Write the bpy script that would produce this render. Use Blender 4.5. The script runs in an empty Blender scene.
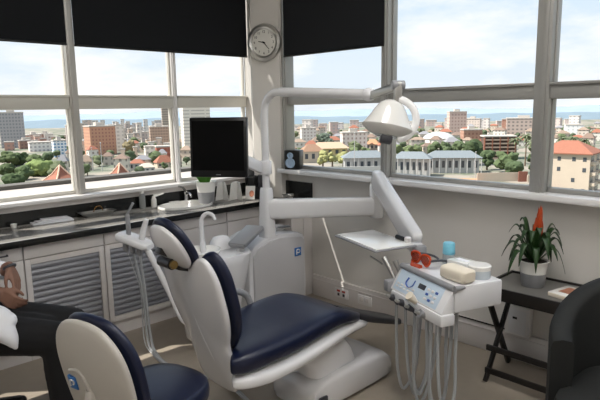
import bpy, bmesh, math, random
from mathutils import Vector, Matrix, noise
random.seed(7)
S = bpy.context.scene
COL = S.collection
PI = math.pi
V = Vector

# ------------------------------------------------------------------ colour and materials
def lin(h):
    if isinstance(h, str):
        h = h.lstrip('#'); h = [int(h[i:i+2], 16)/255 for i in (0, 2, 4)]
    return tuple((c/12.92 if c <= .04045 else ((c+.055)/1.055)**2.4) for c in h)
def mat(name, col, rough=.5, metal=0., var=0., scale=8., bump=0., coat=0., spec=.5, trans=0.):
    m = bpy.data.materials.new(name); m.use_nodes = True
    nt = m.node_tree; b = nt.nodes['Principled BSDF']
    c = lin(col)
    b.inputs['Base Color'].default_value = (*c, 1)
    b.inputs['Roughness'].default_value = rough
    b.inputs['Metallic'].default_value = metal
    b.inputs['Specular IOR Level'].default_value = spec
    if coat: b.inputs['Coat Weight'].default_value = coat; b.inputs['Coat Roughness'].default_value = .1
    if trans: b.inputs['Transmission Weight'].default_value = trans
    if var or bump:
        tc = nt.nodes.new('ShaderNodeTexCoord'); n = nt.nodes.new('ShaderNodeTexNoise')
        n.inputs['Scale'].default_value = scale; n.inputs['Detail'].default_value = 6
        nt.links.new(tc.outputs['Object'], n.inputs['Vector'])
        if var:
            mx = nt.nodes.new('ShaderNodeMix'); mx.data_type = 'RGBA'
            mx.inputs[6].default_value = (*[min(1, x*(1-var)) for x in c], 1)
            mx.inputs[7].default_value = (*[min(1, x*(1+var)) for x in c], 1)
            nt.links.new(n.outputs['Fac'], mx.inputs[0]); nt.links.new(mx.outputs[2], b.inputs['Base Color'])
        if bump:
            bp = nt.nodes.new('ShaderNodeBump'); bp.inputs['Strength'].default_value = bump; bp.inputs['Distance'].default_value = .01
            nt.links.new(n.outputs['Fac'], bp.inputs['Height']); nt.links.new(bp.outputs['Normal'], b.inputs['Normal'])
    return m
def emat(name, col, st):
    m = bpy.data.materials.new(name); m.use_nodes = True
    b = m.node_tree.nodes['Principled BSDF']; b.inputs['Base Color'].default_value = (*lin(col), 1)
    b.inputs['Emission Color'].default_value = (*lin(col), 1); b.inputs['Emission Strength'].default_value = st
    return m
def glass_mat(name, tint='#ffffff', ior=1.45):
    m = bpy.data.materials.new(name); m.use_nodes = True; nt = m.node_tree
    nt.nodes.clear()
    o = nt.nodes.new('ShaderNodeOutputMaterial'); t = nt.nodes.new('ShaderNodeBsdfTransparent'); g = nt.nodes.new('ShaderNodeBsdfGlossy')
    t.inputs[0].default_value = (*lin(tint), 1); g.inputs['Roughness'].default_value = .02
    f = nt.nodes.new('ShaderNodeLayerWeight'); f.inputs['Blend'].default_value = .12
    mu = nt.nodes.new('ShaderNodeMath'); mu.operation = 'MULTIPLY'; mu.inputs[1].default_value = .35
    mx = nt.nodes.new('ShaderNodeMixShader')
    nt.links.new(f.outputs['Fresnel'], mu.inputs[0]); nt.links.new(mu.outputs[0], mx.inputs[0]); nt.links.new(t.outputs[0], mx.inputs[1]); nt.links.new(g.outputs[0], mx.inputs[2])
    nt.links.new(mx.outputs[0], o.inputs[0])
    return m
def facade_mat(name, wall, win, sx=3.2, sz=3., fx=.5, fz=.5, rough=.9):
    """wall with a regular pattern of dark windows, in the object's own coordinates"""
    m = bpy.data.materials.new(name); m.use_nodes = True; nt = m.node_tree; b = nt.nodes['Principled BSDF']
    b.inputs['Roughness'].default_value = rough
    tc = nt.nodes.new('ShaderNodeTexCoord'); sp = nt.nodes.new('ShaderNodeSeparateXYZ'); nt.links.new(tc.outputs['Object'], sp.inputs[0])
    def M(op, a, c):
        n = nt.nodes.new('ShaderNodeMath'); n.operation = op
        for i, v in enumerate((a, c)):
            if isinstance(v, (int, float)): n.inputs[i].default_value = v
            else: nt.links.new(v, n.inputs[i])
        return n.outputs[0]
    u = M('ADD', sp.outputs[0], sp.outputs[1])
    a = M('LESS_THAN', M('FRACT', M('DIVIDE', u, sx), 0), fx)
    c = M('LESS_THAN', M('FRACT', M('DIVIDE', sp.outputs[2], sz), 0), fz)
    ge = nt.nodes.new('ShaderNodeNewGeometry'); s2 = nt.nodes.new('ShaderNodeSeparateXYZ'); nt.links.new(ge.outputs['Normal'], s2.inputs[0])
    w = M('MULTIPLY', M('MULTIPLY', a, c), M('LESS_THAN', M('ABSOLUTE', s2.outputs[2], 0), .5))
    mx = nt.nodes.new('ShaderNodeMix'); mx.data_type = 'RGBA'
    mx.inputs[6].default_value = (*lin(wall), 1); mx.inputs[7].default_value = (*lin(win), 1)
    nt.links.new(w, mx.inputs[0]); nt.links.new(mx.outputs[2], b.inputs['Base Color'])
    return m

# ------------------------------------------------------------------ mesh helpers
def BM(): return bmesh.new()
def grid_faces(bm, rings, closed=True, cap=True):
    vs = [[bm.verts.new(p) for p in r] for r in rings]
    n = len(rings[0])
    for a, b in zip(vs, vs[1:]):
        for i in range(n if closed else n-1):
            j = (i+1) % n
            try: bm.faces.new((a[i], a[j], b[j], b[i]))
            except ValueError: pass
    if cap and closed:
        try: bm.faces.new(list(reversed(vs[0]))); bm.faces.new(vs[-1])
        except ValueError: pass
    return vs
def add_box(bm, c, s, bev=0., rot=None, seg=2):
    M = Matrix.Translation(V(c)) @ (rot.to_4x4() if rot is not None else Matrix.Identity(4)) @ Matrix.Diagonal((s[0], s[1], s[2], 1))
    r = bmesh.ops.create_cube(bm, size=1, matrix=M)
    if bev:
        es = list({e for v in r['verts'] for e in v.link_edges})
        bmesh.ops.bevel(bm, geom=es, offset=bev, segments=seg, profile=.5, affect='EDGES', clamp_overlap=True)
    return bm
def box2(bm, a, b, bev=0., seg=2):
    a, b = V(a), V(b); return add_box(bm, (a+b)/2, [abs(x) for x in (b-a)], bev, None, seg)
def smooth_pts(pts, n=8):
    pts = [V(p) for p in pts]; out = []
    for i in range(len(pts)-1):
        p0 = pts[max(i-1, 0)]; p1 = pts[i]; p2 = pts[i+1]; p3 = pts[min(i+2, len(pts)-1)]
        for k in range(n):
            t = k/n
            out.append(.5*((2*p1)+(-p0+p2)*t+(2*p0-5*p1+4*p2-p3)*t*t+(-p0+3*p1-3*p2+p3)*t**3))
    out.append(pts[-1]); return out
def add_tube(bm, pts, r, seg=12, sx=1., up=None, rnd=True):
    """tube along points; r is a number or a list; sx flattens the section across 'up'"""
    pts = [V(p) for p in pts]; n = len(pts)
    rr = list(r) if isinstance(r, (list, tuple)) else [r]*n
    if len(rr) != n:
        m = len(rr); rr = [rr[min(int(i*(m-1)/(n-1)), m-2)]*(1-(i*(m-1)/(n-1)-min(int(i*(m-1)/(n-1)), m-2)))+rr[min(int(i*(m-1)/(n-1)), m-2)+1]*(i*(m-1)/(n-1)-min(int(i*(m-1)/(n-1)), m-2)) for i in range(n)]
    rings = []; prev = None
    for i, p in enumerate(pts):
        t = (pts[min(i+1, n-1)]-pts[max(i-1, 0)]).normalized()
        if prev is None:
            u = V(up) if up else (V((0, 0, 1)) if abs(t.z) < .9 else V((1, 0, 0)))
        else: u = prev
        u = (u-t*u.dot(t)).normalized(); w = t.cross(u); prev = u
        rings.append([p+rr[i]*(math.cos(2*PI*k/seg)*u+sx*math.sin(2*PI*k/seg)*w) for k in range(seg)])
    grid_faces(bm, rings); return bm
def add_bar(bm, a, b, w, h, bev=0., up=(0, 0, 1)):
    """box bar from a to b, w across, h along up"""
    a, b = V(a), V(b); t = (b-a); L = t.length; t.normalize(); u = V(up); u = (u-t*u.dot(t)).normalized(); s = u.cross(t)
    R3 = Matrix((t, s, u)).transposed()
    return add_box(bm, (a+b)/2, (L, w, h), bev, R3)
def add_lathe(bm, prof, c=(0, 0, 0), seg=24, rot=None, cap=True, sy=1.):
    rings = []
    for r, z in prof:
        ring = [V((r*math.cos(2*PI*k/seg), sy*r*math.sin(2*PI*k/seg), z)) for k in range(seg)]
        if rot is not None: ring = [rot @ p for p in ring]
        rings.append([p+V(c) for p in ring])
    grid_faces(bm, rings, cap=cap); return bm
def add_ball(bm, c, r, seg=16, rot=None):
    if isinstance(r, (int, float)): r = (r, r, r)
    M = Matrix.Translation(V(c)) @ (rot.to_4x4() if rot is not None else Matrix.Identity(4)) @ Matrix.Diagonal((*r, 1))
    bmesh.ops.create_uvsphere(bm, u_segments=seg, v_segments=max(6, seg*2//3), radius=1, matrix=M); return bm
def add_prism(bm, poly, M, d, bev=0.):
    """polygon (2D, local xy) extruded by d along local z, put through matrix M"""
    lo = [bm.verts.new(M @ V((x, y, 0))) for x, y in poly]; hi = [bm.verts.new(M @ V((x, y, d))) for x, y in poly]
    n = len(poly); fs = [bm.faces.new(list(reversed(lo))), bm.faces.new(hi)]
    for i in range(n): fs.append(bm.faces.new((lo[i], lo[(i+1) % n], hi[(i+1) % n], hi[i])))
    if bev:
        es = list({e for f in fs for e in f.edges})
        bmesh.ops.bevel(bm, geom=es, offset=bev, segments=2, profile=.5, affect='EDGES', clamp_overlap=True)
    return bm
def frame(o, x, y):
    x = V(x).normalized(); y = V(y); y = (y-x*y.dot(x)).normalized(); z = x.cross(y)
    M = Matrix((x, y, z)).transposed().to_4x4(); M.translation = V(o); return M
def rotz(a): return Matrix.Rotation(a, 3, 'Z')
def sup(a, b, n=24, e=3.):
    """superellipse ring"""
    out = []
    for k in range(n):
        t = 2*PI*k/n; c, s = math.cos(t), math.sin(t)
        out.append((a*math.copysign(abs(c)**(2/e), c), b*math.copysign(abs(s)**(2/e), s)))
    return out
def pillow(bm, M, outline, bulge, thick, n=9, flat_back=True, cup=0.):
    """closed cushion: outline polygon in local xy, domed by bulge above z=thick, back at z=0"""
    cx = sum(p[0] for p in outline)/len(outline); cy = sum(p[1] for p in outline)/len(outline)
    def ring(s, z): return [M @ V((cx+(x-cx)*s, cy+(y-cy)*s, z+cup*((cx+(x-cx)*s)**2))) for x, y in outline]
    rings = [ring(.02, 0), ring(.5, 0), ring(.93, 0), ring(.98, thick*.12), ring(1., thick*.35), ring(1., thick*.65), ring(.985, thick*.85), ring(.955, thick)]
    for k in range(1, n+1):
        s = .955*(1-k/n)+.02*(k/n); rings.append(ring(s, thick+bulge*(1-(s/.955)**2.2)))
    grid_faces(bm, rings); return bm

# ------------------------------------------------------------------ objects
LOC = {}
def thing(name, label, cat, loc=(0, 0, 0), rz=0., group=None):
    o = bpy.data.objects.new(name, None); COL.objects.link(o)
    o.location = loc; o.rotation_euler = (0, 0, rz); o.empty_display_size = .1
    o['label'] = label; o['category'] = cat
    if group: o['group'] = group
    LOC[o.name] = Matrix.Translation(V(loc)) @ Matrix.Rotation(rz, 4, 'Z')
    return o
def obj(name, bm, m, parent=None, world=True, smooth=True, angle=40, label=None, sub=0):
    """link a bmesh as ONE mesh object; with world=True the coordinates are world ones and are brought into the parent's frame"""
    if parent is not None:
        Mw = LOC[parent.name]
        if world: bm.transform(Mw.inverted())
    bmesh.ops.recalc_face_normals(bm, faces=bm.faces[:])
    me = bpy.data.meshes.new(name); bm.to_mesh(me); bm.free()
    if smooth:
        for p in me.polygons: p.use_smooth = True
        me.set_sharp_from_angle(angle=math.radians(angle))
    me.materials.append(m)
    o = bpy.data.objects.new(name, me); COL.objects.link(o)
    if parent is not None: o.parent = parent; LOC[o.name] = LOC[parent.name]
    else: LOC[o.name] = Matrix.Identity(4)
    if label: o['label'] = label
    if sub:
        md = o.modifiers.new('subdivision', 'SUBSURF'); md.levels = sub; md.render_levels = sub
    return o
def solo(name, bm, m, label, cat, group=None, **k):
    """a thing that is a single mesh, origin at its base"""
    xs = [v.co for v in bm.verts]; c = V((sum(v.x for v in xs)/len(xs), sum(v.y for v in xs)/len(xs), min(v.z for v in xs)))
    bm.transform(Matrix.Translation(-c))
    o = obj(name, bm, m, None, **k); o.location = c; LOC[o.name] = Matrix.Translation(c)
    o['label'] = label; o['category'] = cat
    if group: o['group'] = group
    return o
def struct(name, bm, m, parent=None, **k):
    o = obj(name, bm, m, parent, **k); o['kind'] = 'structure'; return o

def bake(o):
    """turn modifiers or text into plain mesh"""
    dg = bpy.context.evaluated_depsgraph_get(); me = bpy.data.meshes.new_from_object(o.evaluated_get(dg)); return me
# ------------------------------------------------------------------ camera (measured from the room)
F_PX, PITCH, ROLL, YAW = 551.9, .1639, .0159, math.radians(46.342)
CAM = V((-3.533, -4.4825, 1.72))
fw = V((math.cos(YAW)*math.cos(PITCH), math.sin(YAW)*math.cos(PITCH), -math.sin(PITCH)))
rt = V((math.sin(YAW), -math.cos(YAW), 0)); up_ = rt.cross(fw)
rt2 = math.cos(ROLL)*rt-math.sin(ROLL)*up_; up2 = math.sin(ROLL)*rt+math.cos(ROLL)*up_
cd = bpy.data.cameras.new('camera'); cam = bpy.data.objects.new('camera', cd); COL.objects.link(cam)
cd.sensor_width = 36; cd.lens = F_PX/600*36; cd.clip_end = 6000; cd.clip_start = .05
Mc = Matrix((rt2, up2, -fw)).transposed().to_4x4(); Mc.translation = CAM; cam.matrix_world = Mc
S.camera = cam
FH = V((math.cos(YAW), math.sin(YAW), 0)); RH = V((math.sin(YAW), -math.cos(YAW), 0))
def bearing(x, D, y=125.):
    """ground point at forward distance D in the direction of picture column x (surveying the view outside)"""
    d = fw+(x-300)/F_PX*rt2-(y-200)/F_PX*up2; d = d/d.dot(FH)
    return V((CAM.x+d.x*D, CAM.y+d.y*D, CAM.z+d.z*D))

# ------------------------------------------------------------------ materials
M = {}
M['wall'] = mat('wall_paint', '#d2cec8', .75, var=.03, scale=3, bump=.03)
M['ceil'] = mat('ceiling_paint', '#e4e2dc', .9)
M['floor'] = mat('vinyl_floor', '#958b7e', .38, var=.08, scale=14, bump=.01)
M['alu'] = mat('window_aluminium', '#b9b6b0', .38, .3, var=.04, scale=5)
M['alud'] = mat('dark_aluminium', '#9b9a96', .4, .3, var=.04, scale=5)
M['white'] = mat('white_lacquer', '#dedcdb', .28, coat=.3)
M['plast'] = mat('white_plastic', '#e0e0e2', .22, coat=.4)
M['shell'] = mat('pearl_shell', '#d6d5d6', .25, coat=.5)
M['sshell'] = mat('stool_shell', '#b9b4ac', .4)
M['navy'] = mat('navy_leatherette', '#0a1430', .36, var=.1, scale=20, bump=.03)
M['greyp'] = mat('grey_plastic', '#8d8e91', .35)
M['dgrey'] = mat('dark_grey_rubber', '#33343a', .42)
M['black'] = mat('black_plastic', '#070809', .3)
M['screen'] = mat('black_screen', '#020203', .45, spec=.12)
M['blind'] = mat('black_blind_fabric', '#0b0f14', .95, var=.1, scale=60)
M['top'] = mat('speckled_granite', '#8f8c87', .22, var=.35, scale=120)
M['topd'] = mat('black_granite_edge', '#191a19', .25)
M['cab'] = mat('cabinet_laminate', '#d3cecb', .45)
M['shut'] = mat('shutter_grey', '#8b8c92', .4, .2)
M['chrome'] = mat('chrome', '#cfd0d2', .1, 1.)
M['steel'] = mat('brushed_steel', '#b6b5b2', .3, .9)
M['ceram'] = mat('glazed_ceramic', '#efeeea', .12, coat=.5)
M['blue'] = mat('logo_blue', '#2a6cb0', .4)
M['lblue'] = mat('panel_light_blue', '#c3d3e2', .35)
M['mblue'] = mat('mark_blue', '#2c4f9c', .4)
M['hose'] = mat('grey_hose', '#a3a6a9', .45)
M['wood'] = mat('black_stained_wood', '#15110f', .4, var=.2, scale=12)
M['traytop'] = mat('grey_table_top', '#6d6b68', .4, var=.06, scale=9)
M['leaf'] = mat('bromeliad_leaf', '#24401c', .4, var=.35, scale=18)
M['flower'] = mat('bromeliad_flower', '#b4481f', .5, var=.4, scale=30)
M['soil'] = mat('soil', '#2b2018', .9)
M['skin'] = mat('skin', '#83604f', .55, var=.06, scale=20)
M['shirt'] = mat('white_shirt', '#e3e5ea', .85, bump=.15, scale=14)
M['trous'] = mat('black_trousers', '#0d0d10', .85, bump=.15, scale=10)
M['hair'] = mat('dark_hair', '#1a1310', .6)
M['arm'] = mat('black_upholstery', '#141615', .8, var=.12, scale=40, bump=.08)
M['glass'] = glass_mat('window_glass')
M['clear'] = glass_mat('clear_plastic', '#e6eef2')
M['cupb'] = mat('cup_blue', '#7cc6dd', .3)
M['orange'] = mat('orange_plastic', '#b8421a', .25)
M['cream'] = mat('cream_paper', '#e2d8c6', .7, bump=.2, scale=20)
M['red'] = mat('red_plastic', '#a03028', .4)
M['pink'] = mat('pink_print', '#b9795e', .6)
M['lightp'] = emat('fill_light_glow', '#f8f6f4', 25.0)  # glow of the added panels that lift the room's brightness
SKY, SUN, EXPO = 1.05, 9.0, 0.0
# ================================================================== THE ROOM
X0, Y0, ZC = -4.7, -6.2, 3.52
b = BM(); box2(b, (X0-.2, Y0-.2, -.15), (.12, .12, 0)); struct('floor', b, M['floor'])
b = BM(); box2(b, (X0-.2, Y0-.2, ZC), (.12, .12, ZC+.2)); struct('ceiling', b, M['ceil'])
b = BM(); box2(b, (X0-.2, Y0-.2, 0), (X0, .12, ZC)); struct('wall_west', b, M['wall'])
b = BM(); box2(b, (X0, Y0-.2, 0), (.12, Y0, ZC)); struct('wall_back', b, M['wall'])
# left window wall: parapet below the windows, head above
b = BM(); box2(b, (X0, 0, 0), (.12, .12, 1.03)); box2(b, (X0, 0, 3.45), (.12, .12, ZC)); struct('wall_left', b, M['wall'])
b = BM(); box2(b, (0, Y0, 0), (.12, 0, 1.13)); box2(b, (0, Y0, 3.45), (.12, 0, ZC)); box2(b, (0, -.3, 1.13), (.12, 0, 3.45)); struct('wall_right', b, M['wall'])
# corner pillar
b = BM(); add_prism(b, [(-.155, -.31), (-.065, -.6), (.0, -.615), (.1, -.615), (.1, -.22), (-.125, -.255)], Matrix.Translation((0, 0, .885)), ZC-.885); struct('wall_pillar', b, M['wall'])
# sills
b = BM(); box2(b, (X0, -.119, 1.035), (-.0, .11, 1.064), .006); struct('trim_1', b, M['white'])
b = BM(); box2(b, (X0, -.05, .985), (-.0, -.0, 1.035)); struct('trim_2', b, M['cab'])
b = BM(); box2(b, (-.119, Y0, 1.129), (.11, -.6, 1.171), .006); struct('trim_3', b, M['white'])
# trunking along the right wall (skirting)
b = BM(); box2(b, (-.028, Y0, 0), (0, -.96, .197), .004); box2(b, (-.033, Y0, .155), (-.02, -.96, .163)); struct('baseboard_right', b, M['cab'])
b = BM(); box2(b, (-.034, -2.95, .196), (-.024, -2.15, .203)); struct('trim_13', b, M['topd'])  # dark strip put where a shaded gap runs above the trunking

def window(n, axis, a0, a1, z0, zt, zb, zh, m, fr=.045):
    """one bay: frame, transom, two panes. axis 'x' lies in the left wall, 'y' in the right wall"""
    def P(u, d, z): return (u, d, z) if axis == 'x' else (d, u, z)
    b = BM()
    for (u0, u1, c0, c1) in ((a0, a0+fr, z0, zh), (a1-fr, a1, z0, zh), (a0, a1, zh-fr, zh), (a0, a1, z0, z0+.03)):
        box2(b, P(u0, .0, c0), P(u1, .055, c1), .004)
    w = struct('window_%d' % n, b, m)
    b = BM(); box2(b, P(a0, -.03, zb), P(a1, .06, zt), .008); box2(b, P(a0, -.045, zt-.018), P(a1, .0, zt), .004)
    struct('transom', b, m, w)
    for c0, c1 in ((z0+.03, zb), (zt, zh-fr)):
        b = BM(); box2(b, P(a0+fr*.5, .022, c0), P(a1-fr*.5, .028, c1)); struct('pane', b, M['glass'], w)
    return w
def post(n, axis, a0, a1, d0, d1, z0, z1, m):
    def P(u, d, z): return (u, d, z) if axis == 'x' else (d, u, z)
    b = BM(); box2(b, P(a0, d0, z0), P(a1, d1, z1), .006)
    box2(b, P(a0+.2*(a1-a0), d0-.012, z0), P(a0+.5*(a1-a0), d0+.01, z1), .003)
    struct('trim_%d' % n, b, m)
M['frame'] = mat('pale_window_frame', '#cbc8bf', .4, .0, var=.03, scale=5)
window(1, 'x', -4.65, -3.66, 1.064, 1.855, 1.744, 3.45, M['frame'], .014)
window(2, 'x', -3.60, -2.715, 1.064, 1.855, 1.744, 3.45, M['frame'], .014)
window(3, 'x', -2.655, -1.775, 1.064, 1.855, 1.744, 3.45, M['frame'], .014)
window(4, 'x', -1.725, -.845, 1.064, 1.855, 1.744, 3.45, M['frame'], .014)
window(5, 'x', -.8, -.005, 1.064, 1.855, 1.744, 3.45, M['frame'], .014)
window(6, 'y', -1.765, -.64, 1.171, 1.857, 1.755, 3.45, M['alud'], .014)
window(7, 'y', -2.965, -1.825, 1.171, 1.857, 1.755, 3.45, M['alud'], .014)
window(8, 'y', -4.2, -3.05, 1.171, 1.857, 1.755, 3.45, M['alud'], .014)
window(9, 'y', -5.5, -4.28, 1.171, 1.857, 1.755, 3.45, M['alud'], .014)
post(4, 'x', -3.66, -3.605, -.05, .06, 1.064, 3.45, M['alu'])
post(5, 'x', -2.71, -2.655, -.05, .06, 1.064, 3.45, M['alu'])
post(6, 'x', -1.785, -1.715, -.05, .06, 1.064, 3.45, M['alu'])
post(7, 'x', -.848, -.805, -.03, .06, 1.064, 3.45, M['white'])
post(8, 'y', -.66, -.615, -.05, .06, 1.171, 3.45, M['alud'])
post(9, 'y', -1.825, -1.762, -.05, .06, 1.171, 3.45, M['alud'])
post(10, 'y', -3.055, -2.96, -.05, .06, 1.171, 3.45, M['alud'])
post(11, 'y', -4.285, -4.195, -.05, .06, 1.171, 3.45, M['alud'])
b = BM(); box2(b, (-.0, Y0, 1.13), (.12, -5.5, 3.45)); struct('wall_right_end', b, M['wall'])

# blinds: black roller blinds hanging above the transom
def blind(axis, a0, a1, zb, zt, label, gap=0.):
    def P(u, d, z): return (u, d, z) if axis == 'x' else (d, u, z)
    c = P((a0+a1)/2, -.062, zb)
    t = thing('roller_blind', label, 'blind', c, 0, 'black roller blinds')
    b = BM(); box2(b, P(a0, -.064, zb), P(a1, -.060, zt)); obj('fabric', b, M['blind'], t)
    b = BM(); box2(b, P(a0, -.12, zt+gap), P(a1, -.0645, 3.45)); obj('sun_baffle', b, M['black'], t)  # unseen panel added to block sun; gap below it lets a streak through
    b = BM(); add_tube(b, [P(a0, -.062, zb), P(a1, -.062, zb)], .009, 10); obj('bottom_rail', b, M['black'], t)
    return t
blind('x', -2.66, -1.78, 2.239, 2.858, 'black roller blind at the far left, cut by the left edge of the view')
blind('x', -1.72, -.01, 2.236, 2.95, 'wide black roller blind over the left windows, left of the wall clock', .034)
blind('x', -3.6, -2.72, 2.24, 2.858, 'black roller blind further left along the window wall')
blind('x', -4.65, -3.66, 2.24, 2.858, 'black roller blind at the far end of the window wall')
blind('y', -1.8, -.665, 2.19, 2.858, 'black roller blind over the right window, right of the wall clock')

# unseen light panels added above the view to brighten the room
for k, (x, y) in enumerate(((-1.45, -2.9), (-2.6, -4.6), (-3.9, -3.6), (-1.0, -4.9))):
    t = thing('fill_light', ('unseen light panel added above the dental chair', 'unseen light panel added above the spot of the viewer', 'unseen light panel added nearest the west wall', 'unseen light panel added above the black armchair')[k], 'light', (x, y, ZC), 0, 'added light panels')
    b = BM(); box2(b, (x-.32, y-.32, ZC-.05), (x+.32, y+.32, ZC-.001), .006); obj('housing', b, M['white'], t)
    b = BM(); box2(b, (x-.29, y-.29, ZC-.056), (x+.29, y+.29, ZC-.049)); obj('diffuser', b, M['lightp'], t)

# ================================================================== COUNTER
XL = -3.0
b = BM()
box2(b, (XL, -.599, .84), (-.001, -.02, .88), .003)
box2(b, (-.28, -.95, .84), (-.001, -.599, .88), .003)
wt = solo('worktop', b, M['top'], 'long grey speckled worktop under the left windows', 'worktop')
b = BM(); box2(b, (XL, -.606, .836), (-.28, -.598, .882), .002); box2(b, (-.287, -.957, .836), (-.279, -.6, .882), .002); box2(b, (-.28, -.957, .836), (-.001, -.949, .882), .002); obj('front_edge', b, M['topd'], wt, label='black polished front edge')
b = BM(); box2(b, (XL, -.045, .88), (-.001, -.02, .985)); box2(b, (-.022, -.95, .88), (-.001, -.045, 1.05)); struct('trim_12', b, M['topd'])

edges = [-2.952, -2.385, -1.818, -1.251, -.684, -.117]
names = ['drawer unit under the worktop behind the seated person, leftmost with a bar handle',
         'cabinet with grey roller shutter right of the leftmost drawer unit',
         'cabinet with grey roller shutter behind the hanging suction hoses',
         'cabinet under the basin, behind the chair headrest',
         'cabinet nearest the corner, behind the white spittoon']
for i, lb in enumerate(names):
    a0, a1 = edges[i]+.002, edges[i+1]-.002; yf = -.555
    t = thing('base_cabinet', lb, 'cabinet', ((a0+a1)/2, -.3, 0), 0, 'cabinets under the worktop')
    b = BM()
    box2(b, (a0, -.53, .1), (a0+.018, -.04, .84)); box2(b, (a1-.018, -.53, .1), (a1, -.04, .84)); box2(b, (a0, -.53, .1), (a1, -.04, .12)); box2(b, (a0, -.06, .1), (a1, -.04, .84)); box2(b, (a0, -.53, .715), (a1, -.06, .733))
    obj('body', b, M['cab'], t)
    b = BM(); box2(b, (a0, -.525, 0), (a1, -.49, .1)); obj('plinth', b, M['cab'], t)
    b = BM(); box2(b, (a0+.002, yf, .738), (a1-.002, -.532, .834), .003); d = obj('drawer', b, M['cab'], t)
    if i == 0:
        b = BM(); add_tube(b, [(a1-.24, yf-.002, .79), (a1-.24, yf-.028, .79), (a1-.1, yf-.028, .79), (a1-.1, yf-.002, .79)], .006, 8); obj('handle', b, M['dgrey'], d, label='dark bar handle')
    if i in (1, 2):
        b = BM()
        box2(b, (a0+.002, yf, .12), (a0+.04, -.532, .732), .003); box2(b, (a1-.04, yf, .12), (a1-.002, -.532, .732), .003)
        box2(b, (a0+.04, yf, .695), (a1-.04, -.532, .732)); box2(b, (a0+.04, yf, .12), (a1-.04, -.532, .16))
        obj('shutter_frame', b, M['cab'], t)
        b = BM(); n = 13; z0, z1 = .16, .695; rings = []
        sec = []
        for k in range(n):
            za = z0+(z1-z0)*k/n; zc = z0+(z1-z0)*(k+1)/n
            sec += [(-.536, za+.002), (-.549, za+.006), (-.551, (za+zc)/2), (-.545, zc-.006), (-.536, zc-.002)]
        rings = [[(x, y, z) for y, z in sec] for x in (a0+.042, a1-.042)]
        grid_faces(b, rings, closed=False); box2(b, (a0+.042, -.537, z0), (a1-.042, -.532, z1))
        obj('roller_shutter', b, M['shut'], t, label='grey slatted shutter', angle=30)
    else:
        b = BM(); box2(b, (a0+.002, yf, .105), (a1-.002, -.532, .733), .003); obj('door', b, M['cab'], t)
b = BM(); box2(b, (-.113, -.94, 0), (-.004, -.61, .836)); box2(b, (-.26, -.94, .0), (-.12, -.925, .83)); solo('return_cabinet', b, M['cab'], 'narrow white cabinet end under the worktop return at the right wall', 'cabinet')

# basin, in an oval cut-out
cb = BM(); add_lathe(cb, [(.24, -.2), (.24, .2)], (-.92, -.27, .88), 48, sy=.72); cut = obj('cutter', cb, M['top'], None)
mdf = wt.modifiers.new('cut', 'BOOLEAN'); mdf.object = cut; mdf.operation = 'DIFFERENCE'; bpy.context.view_layer.update()
nm_ = bake(wt); wt.modifiers.clear(); wt.data = nm_; bpy.data.objects.remove(cut)
c = V((-.92, -.27, .88))
t = thing('basin', 'white oval wash basin set into the worktop', 'basin', c)
b = BM(); add_lathe(b, [(.03, -.125), (.15, -.11), (.215, -.05), (.235, .008), (.245, .02), (.255, .02), (.262, .008), (.262, .001)], c, 36, cap=False, sy=.72)
obj('bowl', b, M['ceram'], t)
b = BM(); add_lathe(b, [(.0005, 0), (.03, 0), (.034, .004), (.02, .008), (.0005, .008)], c+V((0, 0, -.126)), 16); obj('drain', b, M['chrome'], t, label='chrome drain')
# tap
c = V((-.80, -.085, .88)); t = thing('mixer_tap', 'chrome lever mixer tap behind the oval basin', 'tap', c)
b = BM(); add_lathe(b, [(.026, 0), (.026, .01), (.021, .015), (.021, .09), (.016, .1)], c, 16); obj('body', b, M['chrome'], t)
b = BM(); add_tube(b, smooth_pts([c+V((0, -.01, .07)), c+V((-.02, -.07, .095)), c+V((-.035, -.13, .085)), c+V((-.038, -.14, .06))]), .012, 10); obj('spout', b, M['chrome'], t)
b = BM(); add_tube(b, [c+V((0, 0, .1)), c+V((-.05, -.03, .15)), c+V((-.11, -.06, .165))], [.013, .01, .008], 10); obj('lever', b, M['chrome'], t)
# soap dish
b = BM(); add_box(b, (-.93, -.085, .888), (.12, .05, .014), .005); add_box(b, (-.93, -.085, .899), (.09, .035, .012), .005); solo('soap_dish', b, M['ceram'], 'small white soap dish behind the basin, left of the chrome tap', 'dish')
# lever soap dispenser
c = V((-1.14, -.1, .88)); t = thing('soap_dispenser', 'white lever soap dispenser at the left end of the basin', 'dispenser', c)
b = BM(); add_lathe(b, [(.024, 0), (.026, .005), (.024, .07), (.017, .085), (.013, .1)], c, 16); obj('body', b, M['ceram'], t)
b = BM(); add_tube(b, [c+V((0, 0, .098)), c+V((.045, -.015, .108)), c+V((.085, -.03, .118))], [.014, .011, .007], 10); obj('lever', b, M['ceram'], t)
# clear bottle
c = V((-1.25, -.1, .88)); t = thing('pump_bottle', 'clear plastic bottle with white cap, left of the lever dispenser', 'bottle', c)
b = BM(); add_lathe(b, [(.024, 0), (.027, .004), (.027, .11), (.02, .128), (.012, .135)], c, 16); obj('bottle_body', b, mat('frosted_plastic', '#b9bcbb', .15, trans=.5), t)
b = BM(); add_lathe(b, [(.016, 0), (.016, .025), (.008, .03), (.008, .045)], c+V((0, 0, .134)), 12); add_tube(b, [c+V((0, 0, .176)), c+V((.03, -.01, .174))], .005, 8); obj('cap', b, M['ceram'], t)
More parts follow.
